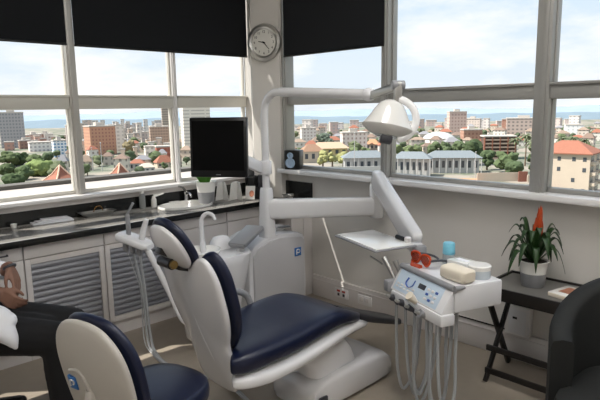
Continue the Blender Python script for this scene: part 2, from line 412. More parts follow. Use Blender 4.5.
# paper pile, instrument tray, small cup
c = V((-2.02, -.1, .88)); t = thing('paper_pile', 'flat pile of white papers on the worktop, left of the silver dish', 'papers', c, math.radians(-4))
for k, (s, r) in enumerate((((.3, .1, .012), 0), ((.26, .09, .01), .06), ((.2, .085, .008), -.1))):
    b = BM(); add_box(b, (.01*k, 0, .006+.011*k), s, .002, rotz(r)); obj('sheet_stack', b, M['shirt'], t, world=False)
c = V((-1.66, -.105, .88)); t = thing('instrument_dish', 'silver oblong instrument dish on the worktop, right of the papers', 'dish', c)
b = BM()
rings = [[c+V((x, y, z)) for x, y in sup(a, d, 28, 5)] for a, d, z in ((.1, .035, 0), (.125, .05, .018), (.135, .058, .032), (.15, .066, .034), (.15, .066, .037), (.132, .055, .036), (.12, .045, .02), (.1, .034, .006))]
grid_faces(b, rings); obj('dish', b, M['steel'], t)
b = BM(); add_tube(b, smooth_pts([c+V((-.03, 0, .034)), c+V((-.01, 0, .07)), c+V((.03, 0, .075)), c+V((.05, 0, .036))]), .004, 8); obj('handle', b, mat('brass', '#8d6a3c', .3, .8), t, label='thin brass handle')
b = BM(); add_lathe(b, [(.018, 0), (.024, .03), (.022, .03), (.016, .004), (.001, .004)], (-2.3, -.11, .88), 16); solo('small_cup', b, M['ceram'], 'tiny white cup at the left end of the worktop', 'cup')

# potted plant on the worktop
c = V((-.70, -.27, .88)); t = thing('potted_plant', 'small green plant in a white and grey pot under the monitor', 'plant', c)
b = BM(); add_lathe(b, [(.062, 0), (.068, .004), (.08, .105)], c, 24); obj('pot_base', b, M['greyp'], t, label='grey lower half of pot')
b = BM(); add_lathe(b, [(.08, .105), (.092, .195), (.096, .2), (.09, .2), (.085, .18), (.001, .175)], c, 24); obj('pot_rim', b, M['ceram'], t, label='white upper half of pot')
b = BM()
for k in range(22):
    a = random.uniform(0, 2*PI); l = random.uniform(.07, .13); e = random.uniform(.4, 1.2)
    p = [c+V((.02*math.cos(a), .02*math.sin(a), .17)), c+V((l*.6*math.cos(a)*math.cos(e)+.02*math.cos(a), l*.6*math.sin(a)*math.cos(e), .17+l*.8)), c+V((l*math.cos(a), l*math.sin(a), .17+l*.9))]
    add_tube(b, smooth_pts(p, 4), [.003, .01, .016, .019, .018, .016, .012, .008, .002], 6, .2)
obj('leaves', b, mat('bright_leaf', '#4f8a2c', .5, var=.3), t)
# folded white card
c = V((-.46, -.3, .8805)); t = thing('folded_card_stand', 'white zigzag folded card standing between the potted plant and the black organiser', 'card', c, math.radians(-45))
zig = [(-.13, -.03), (-.07, .045), (.0, -.045), (.065, .045), (.13, -.03)]
for k, ((x0, y0), (x1, y1)) in enumerate(zip(zig, zig[1:])):
    b = BM(); e0, e1 = ((.0, .03), (.03, .0))[k % 2], 0
    bot = [V((x0, y0, 0)), V((x1, y1, 0))]; top = [V((x0+(.025 if k % 2 == 0 else 0), y0, .17)), V((x1-(.025 if k % 2 else 0), y1, .17))]
    vs = [bot[0], bot[1], top[1], top[0]]; n_ = (vs[1]-vs[0]).cross(vs[3]-vs[0]).normalized()*.004
    lo = [b.verts.new(v) for v in vs]; hi = [b.verts.new(v+n_) for v in vs]
    b.faces.new(lo); b.faces.new(list(reversed(hi)))
    for q in range(4): b.faces.new((lo[q], hi[q], hi[(q+1) % 4], lo[(q+1) % 4]))
    obj('panel', b, M['ceram'], t, world=False, smooth=False)
# picture card and black organiser in the corner
c = V((-.33, -.45, .8805)); t = thing('picture_card', 'small white card with a pinkish picture leaning in front of the black organiser', 'card', c, math.radians(-50))
R3 = Matrix.Rotation(math.radians(-18), 3, 'X')
b = BM(); add_box(b, (0, 0, .068), (.09, .006, .13), .002, R3); obj('card', b, M['ceram'], t, world=False)
b = BM(); add_lathe(b, [(.001, 0), (.022, 0), (.022, .003), (.001, .003)], R3 @ V((.015, -.005, -.01))+V((0, 0, .068)), 20, R3 @ Matrix.Rotation(PI/2, 3, 'X'), sy=1.4); obj('picture', b, M['pink'], t, world=False, label='pinkish oval picture')
c = V((-.21, -.40, .8805)); t = thing('desk_organiser', 'black desk organiser on the worktop in front of the corner pillar', 'organiser', c, math.radians(-45))
b = BM(); add_box(b, (0, 0, .006), (.2, .13, .012), .002)
for x in (-.097, 0, .097): add_box(b, (x, 0, .11), (.006, .13, .2), .002)
add_box(b, (0, .062, .11), (.2, .006, .2), .002); add_box(b, (0, -.062, .06), (.2, .006, .1), .002); obj('tray_case', b, M['black'], t, world=False)
for x, h in ((-.05, .19), (.05, .21)):
    b = BM(); add_box(b, (x, .01, .012+h/2), (.07, .08, h), .004); obj('file', b, M['dgrey'] if x > 0 else M['black'], t, world=False)
b = BM(); add_box(b, (-.075, -.2, 1.138), (.14, .2, .14), .008, rotz(math.radians(0))); solo('black_box', b, M['black'], 'black box file on the left sill end, behind the monitor bracket', 'box').location.z = 1.064
# silver punch on the return
c = V((-.14, -.77, .88)); t = thing('hole_punch', 'silver grey paper punch on the worktop return under the speaker', 'punch', c, math.radians(70))
b = BM(); add_box(b, (0, 0, .012), (.16, .09, .024), .006); obj('base', b, M['black'], t, world=False)
b = BM(); add_box(b, (0, 0, .055), (.15, .06, .03), .012, Matrix.Rotation(.15, 3, 'Y')); obj('lever', b, M['steel'], t, world=False)
b = BM(); add_box(b, (-.04, 0, .033), (.03, .05, .03), .004); obj('bracket', b, M['steel'], t, world=False)
# speaker on the right sill
c = V((-.055, -.765, 1.171)); t = thing('speaker', 'black cube speaker with two pale cones on the right sill by the pillar', 'speaker', c, math.radians(-62))
b = BM(); add_box(b, (0, 0, .088), (.15, .12, .176), .008); obj('cabinet', b, M['black'], t, world=False)
for z, r in ((.06, .045), (.128, .028)):
    b = BM(); add_lathe(b, [(r, 0), (r*1.05, .004), (r*.85, .006), (r*.35, -.012+.006), (.001, .002)], (-.015, -.0605, z), 20, Matrix.Rotation(PI/2, 3, 'X')); obj('cone', b, mat('speaker_cone', '#9db4cc', .35), t, world=False, label='pale blue speaker cone')
# wall clock on the pillar
c = V((-.118, -.468, 2.325)); t = thing('wall_clock', 'round steel wall clock high on the corner pillar', 'clock', c)
Rk = Matrix.Rotation(math.atan2(.09, .29)+.12, 3, 'Z') @ Matrix(((0, 0, -1), (-1, 0, 0), (0, 1, 0)))   # local x -> -Y, y -> up, z -> -X
b = BM(); add_lathe(b, [(.0, 0), (.165, 0), (.172, .012), (.165, .034), (.14, .04), (.122, .03), (.12, .02), (.0005, .02)], c, 48, Rk); obj('case', b, M['steel'], t)
b = BM(); add_lathe(b, [(.0005, .0205), (.12, .0205), (.12, .023), (.0005, .023)], c, 40, Rk); obj('dial', b, mat('clock_dial', '#d9d7d0', .5), t)
def dial(a, r): return V((math.sin(a)*r, math.cos(a)*r, .025))
mk = M['black']
def numeral(txt, a, r, h):
    cu = bpy.data.curves.new('numeral', 'FONT'); cu.body = txt; cu.size = h; cu.align_x = 'CENTER'; cu.align_y = 'CENTER'; cu.extrude = .0006
    tx = bpy.data.objects.new('text_source', cu); COL.objects.link(tx); me = bake(tx); bpy.data.objects.remove(tx)
    me.materials.clear(); me.materials.append(mk); o = bpy.data.objects.new('numeral', me); COL.objects.link(o)
    o.parent = t; p = Rk @ dial(a, r); o.matrix_local = Matrix.Translation(p) @ Rk.to_4x4()
for k in range(1, 13): numeral(str(k), k*PI/6, .096, .032)
for nm, a, l, w in (('hour_hand', math.radians(283), .055, .009), ('minute_hand', math.radians(139), .082, .007)):
    b = BM(); d = V((math.sin(a), math.cos(a), 0)); n_ = V((d.y, -d.x, 0)); z = V((0, 0, .027))
    vs = [-.015*d-n_*w*.5, -.015*d+n_*w*.5, l*d+n_*w*.35, l*d-n_*w*.35]
    lo = [b.verts.new(c+Rk @ (v+z)) for v in vs]; hi = [b.verts.new(c+Rk @ (v+z+V((0, 0, .002)))) for v in vs]
    b.faces.new(lo); b.faces.new(hi)
    for q in range(4): b.faces.new((lo[q], lo[(q+1) % 4], hi[(q+1) % 4], hi[q]))
    obj(nm, b, mk, t, smooth=False)
b = BM(); add_lathe(b, [(.0005, .026), (.008, .026), (.008, .032), (.0005, .032)], c, 12, Rk); obj('hub', b, mk, t)

# sockets
def socket(y, z, w, h, d, label, x=-.033):
    t = thing('power_socket', label, 'socket', (x, y, z))
    b = BM(); box2(b, (x-d, y-w/2, z-h/2), (x, y+w/2, z+h/2), .004); obj('plate', b, M['white'], t); return t
s = socket(-1.335, .1, .16, .085, .012, 'double power socket with red switches on the skirting trunking')
for dy in (-.03, .03):
    b = BM(); box2(b, (-.05, -1.335+dy-.018, .112), (-.0445, -1.335+dy+.018, .13), .002); obj('switch', b, M['red'], s, label='red rocker switch')
    b = BM(); box2(b, (-.0475, -1.335+dy-.012, .075), (-.0445, -1.335+dy+.012, .1), .002); obj('outlet', b, M['dgrey'], s)
s = socket(-1.6, .1, .15, .085, .012, 'plain double socket on the trunking, right of the red switched one')
for dy in (-.03, .03):
    b = BM(); box2(b, (-.0475, -1.6+dy-.02, .085), (-.0445, -1.6+dy+.02, .125), .002); obj('outlet', b, M['cab'], s)
s = socket(-2.93, .285, .17, .2, .05, 'white wall connection box with dark slot behind the folding table', x=-.001)
b = BM(); box2(b, (-.056, -2.93, .30), (-.05, -2.90, .315)); obj('slot', b, M['black'], s)
b = BM(); box2(b, (-.054, -2.99, .2), (-.05, -2.87, .36), .002); obj('cover', b, M['plast'], s)
# ================================================================== PATIENT CHAIR (axis along X, head towards -X)
YC = -2.25
t = thing('dental_chair', 'reclined patient chair with navy cushions and pearl white shells', 'dental chair', (-1.3, YC, 0))
# base and pedestal
b = BM()
def yring(x, y0, y1, z0, z1, e=6, n=28): return [V((x, (y0+y1)/2+a, (z0+z1)/2+c)) for a, c in sup((y1-y0)/2, (z1-z0)/2, n, e)]
grid_faces(b, [yring(x, -2.25-w, -2.25+w, 0, h, 7) for x, w, h in ((-1.5, .14, .1), (-1.48, .18, .14), (-1.4, .205, .185), (-1.25, .215, .2), (-1.0, .215, .2), (-.86, .21, .185), (-.785, .19, .13), (-.765, .16, .09))])
obj('base', b, M['shell'], t)
b = BM()
grid_faces(b, [[V((x+a, YC+c, z)) for a, c in sup(r, .16, 28, 5)] for x, z, r in ((-1.25, .18, .2), (-1.30, .28, .2), (-1.40, .36, .24), (-1.5, .43, .34))])
obj('pedestal', b, M['plast'], t)
b = BM(); box2(b, (-1.47, -2.46, .03), (-1.40, -2.44, .1), .01); obj('dark_block', b, M['dgrey'], t, label='dark block at the foot of the base')  # small dark block set against the base
# seat cushion: sections (x, top z, half width, thickness)
SEAT = [(-2.085, .545, .185, .08), (-2.065, .558, .23, .11), (-1.97, .572, .262, .135), (-1.7, .585, .272, .135), (-1.5, .605, .268, .13), (-1.35, .605, .255, .12), (-1.24, .575, .235, .105), (-1.14, .53, .195, .09), (-1.06, .49, .15, .075), (-1.03, .475, .13, .065)]
def rear(x, a): return x+.2*max(0., min(1., (a+.21)/.2))*max(0., min(1., (-1.75-x)/.33))
def secs(lst, n=7):
    out = []
    for i in range(len(lst)-1):
        p = [V((*lst[max(i-1, 0)],)), V((*lst[i],)), V((*lst[i+1],)), V((*lst[min(i+2, len(lst)-1)],))]
        for k in range(n):
            u = k/n; out.append(.5*((2*p[1])+(-p[0]+p[2])*u+(2*p[0]-5*p[1]+4*p[2]-p[3])*u*u+(-p[0]+3*p[1]-3*p[2]+p[3])*u**3))
    return out+[V(lst[-1])]
b = BM()
rings = []
for s in secs(SEAT):
    x, zt, hw, th = s; ring = []
    for a, c in sup(hw, th/2, 36, 3.4):
        z = zt-th/2+c
        x_ = rear(x, a)      # the rear edge runs in behind the backrest
        if c > 0: z += -.018+.028*abs(a/hw)**2      # a dished seat
        ring.append(V((x_, YC+a, z)))
    rings.append(ring)
grid_faces(b, rings); obj('seat_cushion', b, M['navy'], t)
b = BM()
SH = [(-2.09, .43, .12, .04), (-2.075, .445, .2, .07), (-2.02, .46, .25, .1), (-1.93, .468, .268, .125), (-1.85, .462, .276, .12), (-1.7, .465, .28, .11), (-1.5, .48, .275, .1), (-1.3, .49, .25, .09), (-1.12, .46, .2, .075), (-1.0, .42, .15, .06), (-.93, .395, .11, .05)]
grid_faces(b, [[V((rear(x, a), YC+a, zt-th/2+c)) for a, c in sup(hw, th/2, 36, 3.)] for x, zt, hw, th in secs(SH)])
obj('seat_shell', b, M['plast'], t)
b = BM()
grid_faces(b, [[V((x, YC+a, zt-th/2+c)) for a, c in sup(hw, th/2, 28, 4.)] for x, zt, hw, th in secs([(-1.06, .48, .11, .05), (-1.0, .46, .125, .065), (-.85, .40, .12, .06), (-.68, .335, .11, .055), (-.56, .29, .1, .05), (-.535, .28, .075, .035)])])
obj('foot_plate', b, M['dgrey'], t, label='dark grey rubber foot plate')
# backrest
vv = V((-.25, 0, .968)).normalized()
half = [(.08, -.2), (.145, -.16), (.165, -.03), (.172, .09), (.205, .17), (.232, .26), (.24, .36), (.235, .47), (.205, .545), (.16, .575), (.11, .563), (.065, .53), (.03, .513)]
def catloop(pts, n=4):
    out = []; m = len(pts)
    for i in range(m):
        p0, p1, p2, p3 = [V((*pts[(i+k) % m], 0)) for k in (-1, 0, 1, 2)]
        for k in range(n):
            u = k/n; q = .5*((2*p1)+(-p0+p2)*u+(2*p0-5*p1+4*p2-p3)*u*u+(-p0+3*p1-3*p2+p3)*u**3); out.append((q.x, q.y))
    return out
outl = catloop(half+[(-x, y) for x, y in reversed(half)])
Ob = V((-2.0, YC, .5))
Mb = frame(Ob+V((-.015, 0, 0)), (0, -1, 0), vv); Mf = frame(Ob, (0, 1, 0), vv)
b = BM(); pillow(b, Mb, outl, .03, .035); obj('backrest_shell', b, M['shell'], t, angle=60)
b = BM(); pillow(b, Mf, [(x*1.03, .25+(y-.25)*1.03) for x, y in catloop([(.05, .02), (.12, .05), (.172, .11)]+half[4:]+[(-x, y) for x, y in reversed(half[4:])]+[(-.172, .11), (-.12, .05), (-.05, .02)])], .008, .038, cup=.25); obj('backrest_pad', b, M['navy'], t, angle=60)
# spine ridge down the shell
b = BM(); add_tube(b, smooth_pts([Mb @ V((.0, .36, .05)), Mb @ V((.02, .2, .06)), Mb @ V((.06, .02, .05)), Mb @ V((.08, -.07, .03))]), [.004]+[.008]*22+[.004]*2, 8); obj('shell_ridge', b, M['shell'], t)
# headrest
hv = V((-.5, 0, .866)).normalized(); Oh = V((-2.225, YC, 1.10))
ho = catloop([(.0, -.135), (.08, -.12), (.125, -.06), (.135, .02), (.115, .09), (.06, .135), (0, .145), (-.06, .135), (-.115, .09), (-.135, .02), (-.125, -.06), (-.08, -.12)])
hr = None
b = BM(); pillow(b, frame(Oh, (0, 1, 0), hv), ho, .018, .03); hr = obj('headrest', b, M['navy'], t, angle=60, label='navy headrest pad')
b = BM(); pillow(b, frame(Oh+V((-.006, 0, -.003)), (0, -1, 0), hv), [(x*.88, y*.9) for x, y in ho], .035, .025); obj('headrest_shell', b, M['shell'], hr, angle=60, label='white oval headrest shell')
b = BM()
nb = V((-.944, 0, -.33))
add_bar(b, Ob+vv*.5+nb*.03, Oh-hv*.1+nb*.05, .07, .03, .006, up=(1, 0, 0)); add_bar(b, Ob+vv*.58+nb*.07, Oh+hv*.02+nb*.075, .05, .035, .006, up=(1, 0, 0))
add_tube(b, [Oh-hv*.06+nb*.075+V((0, -.05, 0)), Oh-hv*.06+nb*.075+V((0, .05, 0))], .026, 14)
obj('headrest_bracket', b, mat('dark_bracket', '#3c3a3a', .3, .6), hr, label='dark metal headrest bracket')
b = BM(); add_tube(b, [Oh-hv*.06+nb*.075+V((0, -.065, 0)), Oh-hv*.06+nb*.075+V((0, -.05, 0))], .02, 14); obj('lock_knob', b, mat('brass_knob', '#8a7448', .3, .8), hr)
# far armrest
b = BM(); add_tube(b, smooth_pts([V((-2.04, -1.96, .7)), V((-1.9, -1.95, .70)), V((-1.7, -1.95, .675)), V((-1.58, -1.955, .62)), V((-1.56, -1.98, .52))]), .02, 12); obj('armrest', b, M['greyp'], t, label='grey far armrest loop')

# ================================================================== DENTAL UNIT (water unit with post)
t = thing('dental_unit', 'white floor standing dental unit with spittoon and upright post', 'dental unit', (-.85, -1.12, 0))
b = BM()
poly = [(-1.0, .0), (-.44, 0), (-.425, .3), (-.425, .66), (-.44, .7), (-.5, .725), (-.72, .745), (-.84, .735), (-.96, .69), (-1.02, .63), (-1.02, .2)]
Mp = Matrix(((1, 0, 0, 0), (0, 0, -1, -.9), (0, 1, 0, 0), (0, 0, 0, 1)))
add_prism(b, poly, Mp, .38, .02); obj('cabinet', b, M['plast'], t)
b = BM()
poly2 = [(-.985, .05), (-.45, .05), (-.445, .64), (-.47, .685), (-.7, .715), (-.83, .705), (-.94, .665), (-.985, .61)]
add_prism(b, poly2, Mp @ Matrix.Translation((0, 0, .37)), .028, .012); fp = obj('front_panel', b, mat('pearl_grey_panel', '#bdbcbe', .35), t, label='pale grey front panel')
# blue logo: rounded square with a white tooth-like mark
b = BM(); box2(b, (-.565, -1.304, .535), (-.495, -1.297, .605), .002); lg = obj('logo', b, M['blue'], fp, label='small blue square emblem')
b = BM(); add_tube(b, smooth_pts([(-.548, -1.305, .55), (-.546, -1.305, .585), (-.53, -1.305, .59), (-.514, -1.305, .58), (-.52, -1.305, .562), (-.54, -1.305, .565)]), .005, 8)
obj('emblem', b, M['white'], fp)
b = BM(); add_lathe(b, [(.0, .74), (.085, .735), (.09, .745), (.08, .765), (.03, .772), (.0, .772)], (-.6, -1.1, 0), 28, sy=.8); obj('cup_stand', b, M['white'], t)
b = BM(); add_box(b, (-.56, -1.16, .762), (.12, .05, .012), .005, rotz(-.4)); obj('cup_sensor', b, M['greyp'], t)
# spittoon side
b = BM()
grid_faces(b, [[V((-1.32+a, -1.2+c, z)) for a, c in sup(rx, ry, 36, 3.2)] for z, rx, ry in ((.05, .16, .12), (.08, .19, .14), (.3, .22, .155), (.5, .27, .18), (.62, .3, .195), (.675, .305, .2), (.69, .295, .19))])
obj('spittoon_body', b, M['plast'], t)
b = BM(); add_lathe(b, [(.0005, .665), (.05, .668), (.1, .69), (.135, .73), (.143, .74), (.15, .738), (.14, .715), (.1, .675), (.05, .66)], (-1.41, -1.22, 0), 32, sy=.95); obj('spittoon_bowl', b, M['ceram'], t)
b = BM(); add_tube(b, smooth_pts([(-1.33, -1.14, .69), (-1.34, -1.145, .78), (-1.345, -1.15, .9), (-1.34, -1.16, .96), (-1.315, -1.185, .985), (-1.285, -1.21, .97), (-1.275, -1.22, .935)]), [.024]*6+[.018]*10+[.014]*21, 14); obj('cup_filler_spout', b, M['plast'], t)
b = BM(); grid_faces(b, [[V((-1.16+a, -1.12+c, z)) for a, c in sup(rx, ry, 24, 2.6)] for z, rx, ry in ((.68, .1, .07), (.74, .085, .06), (.775, .06, .04), (.785, .02, .015))]); obj('filler_cover', b, M['plast'], t)
# grey instrument rest on white stem
b = BM(); add_bar(b, (-1.17, -1.33, .745), (-.90, -1.22, .825), .15, .035, .012); add_bar(b, (-1.175, -1.335, .735), (-.91, -1.225, .81), .12, .03, .01); obj('instrument_rest', b, M['greyp'], t, label='grey instrument rest')
b = BM(); add_bar(b, (-1.13, -1.31, .52), (-1.12, -1.31, .745), .06, .05, .012, up=(0, 1, 0)); obj('rest_stem', b, M['plast'], t)
# post
PX, PY = -.79, -1.23
b = BM(); grid_faces(b, [[V((PX+a, PY+c, z)) for a, c in sup(r, r, 28, 4)] for z, r in ((.73, .058), (.78, .056), (1.0, .047), (1.1, .042), (1.12, .036))]); obj('post', b, M['plast'], t)

# monitor on its bracket
t = thing('monitor', 'black flat screen monitor held by a white bracket on the unit post', 'monitor', (PX, PY, 1.2))
mc = bearing(218, 3.93, 147.5); a = mc-V((CAM.x, CAM.y, mc.z)); nrm = V((-a.x, -a.y, 0)).normalized(); nrm = (Matrix.Rotation(math.radians(-20), 3, 'Z') @ nrm+V((0, 0, .05))).normalized()
xs = V((0, 0, 1)).cross(nrm).normalized(); Mm = frame(mc, xs, nrm.cross(xs))
Rm = Mm.to_3x3()
def mb(c, s, bev=0.):
    q = BM(); add_box(q, Mm @ V(c), s, bev, Rm); return q
obj('housing', mb((0, 0, -.022), (.425, .425, .045), .008), M['black'], t)
obj('screen', mb((0, .012, .0015), (.385, .35, .003)), M['screen'], t)
obj('maker_mark', mb((0, -.194, .0015), (.035, .006, .002)), M['greyp'], t, label='tiny pale mark under the screen')
bk = Mm @ V((.1, -.07, -.05))
b = BM(); add_box(b, Mm @ V((.08, -.07, -.06)), (.11, .11, .03), .008, Rm); add_bar(b, Mm @ V((.12, -.075, -.08)), V((PX-.03, PY+.02, 1.275)), .05, .085, .012); add_bar(b, Mm @ V((.06, -.075, -.07)), Mm @ V((.16, -.075, -.1)), .06, .07, .012); add_lathe(b, [(.044, 1.225), (.046, 1.23), (.046, 1.32), (.04, 1.33)], (PX, PY, 0), 20); obj('bracket', b, M['plast'], t)

# ================================================================== OPERATING LIGHT
t = thing('operating_light', 'white dental operating light hanging from a long curved arm on the post', 'dental lamp', (PX, PY, 1.1))
b = BM()
add_tube(b, smooth_pts([(PX, PY, 1.1), (PX, PY, 1.4), (PX, PY, 1.66), (PX-.0, PY-.02, 1.765), (PX-.0, PY-.09, 1.83), (PX, PY-.2, 1.842), (PX, PY-.6, 1.822), (PX-.005, PY-1.02, 1.8)], 8), [.029]*40+[.034]*17, 18)
obj('arm', b, M['plast'], t)
E0 = V((PX-.005, PY-1.02, 1.80))
b = BM(); add_ball(b, E0, (.042, .05, .042), 16); add_lathe(b, [(.03, -.035), (.034, -.03), (.034, .03), (.03, .035)], E0, 16); obj('elbow', b, M['plast'], t)
E1 = bearing(398, 3.22, 86)
b = BM(); add_bar(b, E0+V((0, 0, -.01)), E1, .03, .05, .008); add_box(b, E1+V((0, 0, -.05)), (.05, .045, .15), .012, rotz(.8)); obj('yoke_arm', b, M['steel'], t, label='grey metal yoke link')
b = BM(); add_tube(b, [E1+V((-.03, .02, .005)), E1+V((.03, -.02, .005))], .026, 14); obj('yoke_knob', b, M['greyp'], t)
Lc = E1+V((-.04, .03, -.185))
ax = V((-.28, .02, -1)).normalized(); Ml = frame(Lc, RH, V((0, 0, 1)).cross(V((0, 0, 0))) if False else (FH*1.0)); 
zl = -ax; xl = RH-zl*RH.dot(zl); xl.normalize(); yl = zl.cross(xl)
Rl = Matrix((xl, yl, zl)).transposed()
b = BM(); add_lathe(b, [(.0005, .11), (.04, .105), (.07, .085), (.095, .045), (.118, .0), (.14, -.035), (.15, -.05), (.146, -.06), (.11, -.085), (.075, -.1), (.07, -.097), (.0005, -.097)], Lc, 36, Rl, sy=.85); hd = obj('lamp_head', b, mat('lamp_shell', '#d9d8d4', .2, coat=.5), t)
b = BM(); add_lathe(b, [(.0005, -.101), (.068, -.101), (.062, -.108), (.0005, -.112)], Lc, 28, Rl, sy=.85); obj('front_glass', b, mat('lamp_glass', '#cfd6d6', .05, coat=1.), hd)
b = BM(); add_box(b, Lc+Rl @ V((-.0, -.03, -.125)), (.07, .06, .045), .008, Rl); obj('bulb_housing', b, M['dgrey'], hd, label='dark bulb housing below the head')
b = BM()
pts = [Lc+Rl @ V((.035+.115*math.cos(a), -.03, .0+.115*math.sin(a))) for a in [math.radians(x) for x in range(-75, 100, 7)]]
add_tube(b, pts, .011, 10, sx=2.0, up=tuple(Rl @ V((0, 1, 0)))); obj('handle', b, mat('pale_handle', '#e4e4e4', .15, coat=.6), hd, label='glossy curved side handle')

# ================================================================== DELIVERY CONSOLE on its arms
t = thing('delivery_console', 'white instrument console with blue keypad, carried by jointed white arms from the unit', 'dental console', (-1.035, -2.843, .6))
A0 = V((PX, PY, .95)); A1 = V((-.125, -1.79, .95))
b = BM()
d = (A1-A0).normalized(); sd = V((-d.y, d.x, 0))
grid_faces(b, [[A0+d*(L*(A1-A0).length)+sd*a+V((0, 0, c)) for a, c in sup(.05, h, 24, 5)] for L, h in ((0, .075), (.05, .079), (.5, .076), (.97, .074), (1.03, .06))]); obj('lower_arm', b, M['plast'], t)
b = BM(); add_lathe(b, [(.05, .86), (.058, .87), (.058, 1.12), (.05, 1.13)], (A1.x, A1.y, 0), 20); obj('elbow_joint', b, M['plast'], t)
B0 = V((-.14, -1.80, 1.17)); B1 = V((-.62, -2.50, .86))
d = (B1-B0).normalized(); sd = V((-d.y, d.x, 0)).normalized(); ud = d.cross(sd)*-1
b = BM(); grid_faces(b, [[B0+(B1-B0)*L+sd*a+ud*c for a, c in sup(.045*w, .075*w, 24, 5)] for L, w in ((-.04, .6), (-.01, .92), (.04, 1), (.96, 1), (1.0, .9), (1.02, .6))]); obj('spring_arm', b, M['plast'], t)
b = BM(); add_lathe(b, [(.04, .68), (.045, .69), (.045, .86), (.038, .87)], (-.70, -2.58, 0), 18); obj('head_pivot', b, M['greyp'], t)
# head, in its own frame: x along the front edge, y to the back
rz = math.atan2(-.934, -.357); MH = Matrix.Translation((-1.047, -2.874, .818)) @ Matrix.Rotation(rz, 4, 'Z'); RH3 = MH.to_3x3()
def hb(q, a, c, bev=.0):
    a, c = V(a), V(c); add_box(q, MH @ ((a+c)/2), [abs(k) for k in (c-a)], bev, RH3); return q
obj('console_body', hb(BM(), (-.25, .0, -.14), (.225, .31, 0), .012), M['plast'], t)
b = BM(); add_tube(b, [MH @ V((-.25, -.004, -.008)), MH @ V((.225, -.004, -.008))], .017, 12); b2_ = [add_tube(b, [MH @ V(((-.247, .225)[s > 0], -.004, -.008)), MH @ V(((-.247, .225)[s > 0], .06, -.008))], [.017, .008], 12) for s in (-1, 1)]; obj('front_bumper', b, M['greyp'], t, label='grey bumper rail')
# sloping keypad panel
p0, p1 = V((0, -.008, -.018)), V((0, -.075, -.13)); sl = (p1-p0).normalized(); xx = V((1, 0, 0)); nn = sl.cross(xx); 
if nn.y > 0: nn = -nn
MP = MH @ frame(tuple((p0+p1)/2), (1, 0, 0), tuple(-sl))
if (MP.to_3x3() @ V((0, 0, 1))).z < 0: MP = MH @ frame(tuple((p0+p1)/2), (-1, 0, 0), tuple(-sl))
RP = MP.to_3x3(); RPn = RP.normalized()
b = BM()
side = [(.0, -.14), (-.008, -.012), (-.08, -.13), (-.08, -.14)]
Ms = MH @ Matrix(((0, 0, 1, -.25), (1, 0, 0, 0), (0, 1, 0, 0), (0, 0, 0, 1)))
add_prism(b, side, Ms, .475, .004); obj('panel_wedge', b, M['plast'], t)
def pb(c, s, bev=.001):
    q = BM(); add_box(q, MP @ V(c), s, bev, RP); return q
xsgn = 1 if (MP.to_3x3() @ V((1, 0, 0))).dot(RH) > 0 else -1     # panel x runs to the viewer's right when +1
kp = obj('keypad', pb((-.03*xsgn, 0, .003), (.40, .125, .004)), M['lblue'], t, label='pale blue keypad foil')
b = BM(); add_tube(b, smooth_pts([MP @ V((xsgn*x, y, .006)) for x, y in ((-.13, .03), (-.135, -.005), (-.105, -.02), (-.075, -.005), (-.07, .03))]), .007, 8, sx=.4); obj('display_mark', b, M['mblue'], kp, label='dark blue curved mark')
b = BM(); add_box(b, MP @ V((xsgn*.0, .015, .006)), (.06, .028, .003), .001, RP); obj('display', b, M['dgrey'], kp, label='small dark display')
for i in range(5):
    for j in range(2):
        x = -.2+.036*i
        obj('key', pb((xsgn*x, -.04+.017*j, .006), (.024, .011, .004), .002), M['white'], kp)
for i in range(3):
    for j in range(3):
        obj('key', pb((xsgn*(.06+.034*i), -.035+.026*j, .006), (.022, .014, .004), .002), (M['white'], M['mblue'], M['white'])[(i+j) % 3], kp)
# holder rail
obj('holder_rail', hb(BM(), (-.235, -.09, -.2), (.235, .0, -.135), .012), M['plast'], t)
obj('side_bracket', hb(BM(), (-.30, -.1, -.16), (-.245, .05, -.09), .012), M['greyp'], t)
b = BM()
for (a, c) in (((-.275, -.03, -.1), (-.36, -.06, .02)), ((-.275, .02, -.1), (-.33, .0, .0))): add_tube(b, [MH @ V(a), MH @ V(c)], [.012, .017], 12)
add_tube(b, [MH @ V((-.36, -.07, -.02)), MH @ V((-.45, -.1, .01))], .006, 8); obj('grab_handle', b, M['steel'], t, label='steel handle bars')
hx = [-.2, -.105, -.01, .09]
for i, x in enumerate(hx):
    b = BM(); tip = (.012, .016, .018, .024)[i]
    add_tube(b, [MH @ V((x, -.06, -.215)), MH @ V((x, -.08, -.185)), MH @ V((x, -.10, -.172)), MH @ V((x-.003, -.115, -.165))], [.012, .017, .02, tip], 14)
    hp = obj('handpiece', b, (M['dgrey'], M['dgrey'], M['dgrey'], M['greyp'])[i], t)
    b = BM(); add_tube(b, [MH @ V((x-.003, -.113, -.166)), MH @ V((x-.008, -.135, -.154))], [.01, .007], 10); obj('tip', b, M['steel'], hp)
b = BM(); add_tube(b, [MH @ V((.02, -.09, -.13)), MH @ V((.02, -.12, -.10)), MH @ V((.02, -.135, -.085))], [.012, .022, .024], 14); obj('scaler_head', b, M['cream'], t, label='cream coloured handpiece head')
b = BM(); add_tube(b, [MH @ V((.0, -.14, -.115)), MH @ V((.11, -.14, -.14))], [.006, .004], 8); obj('scaler_stick', b, M['steel'], t)
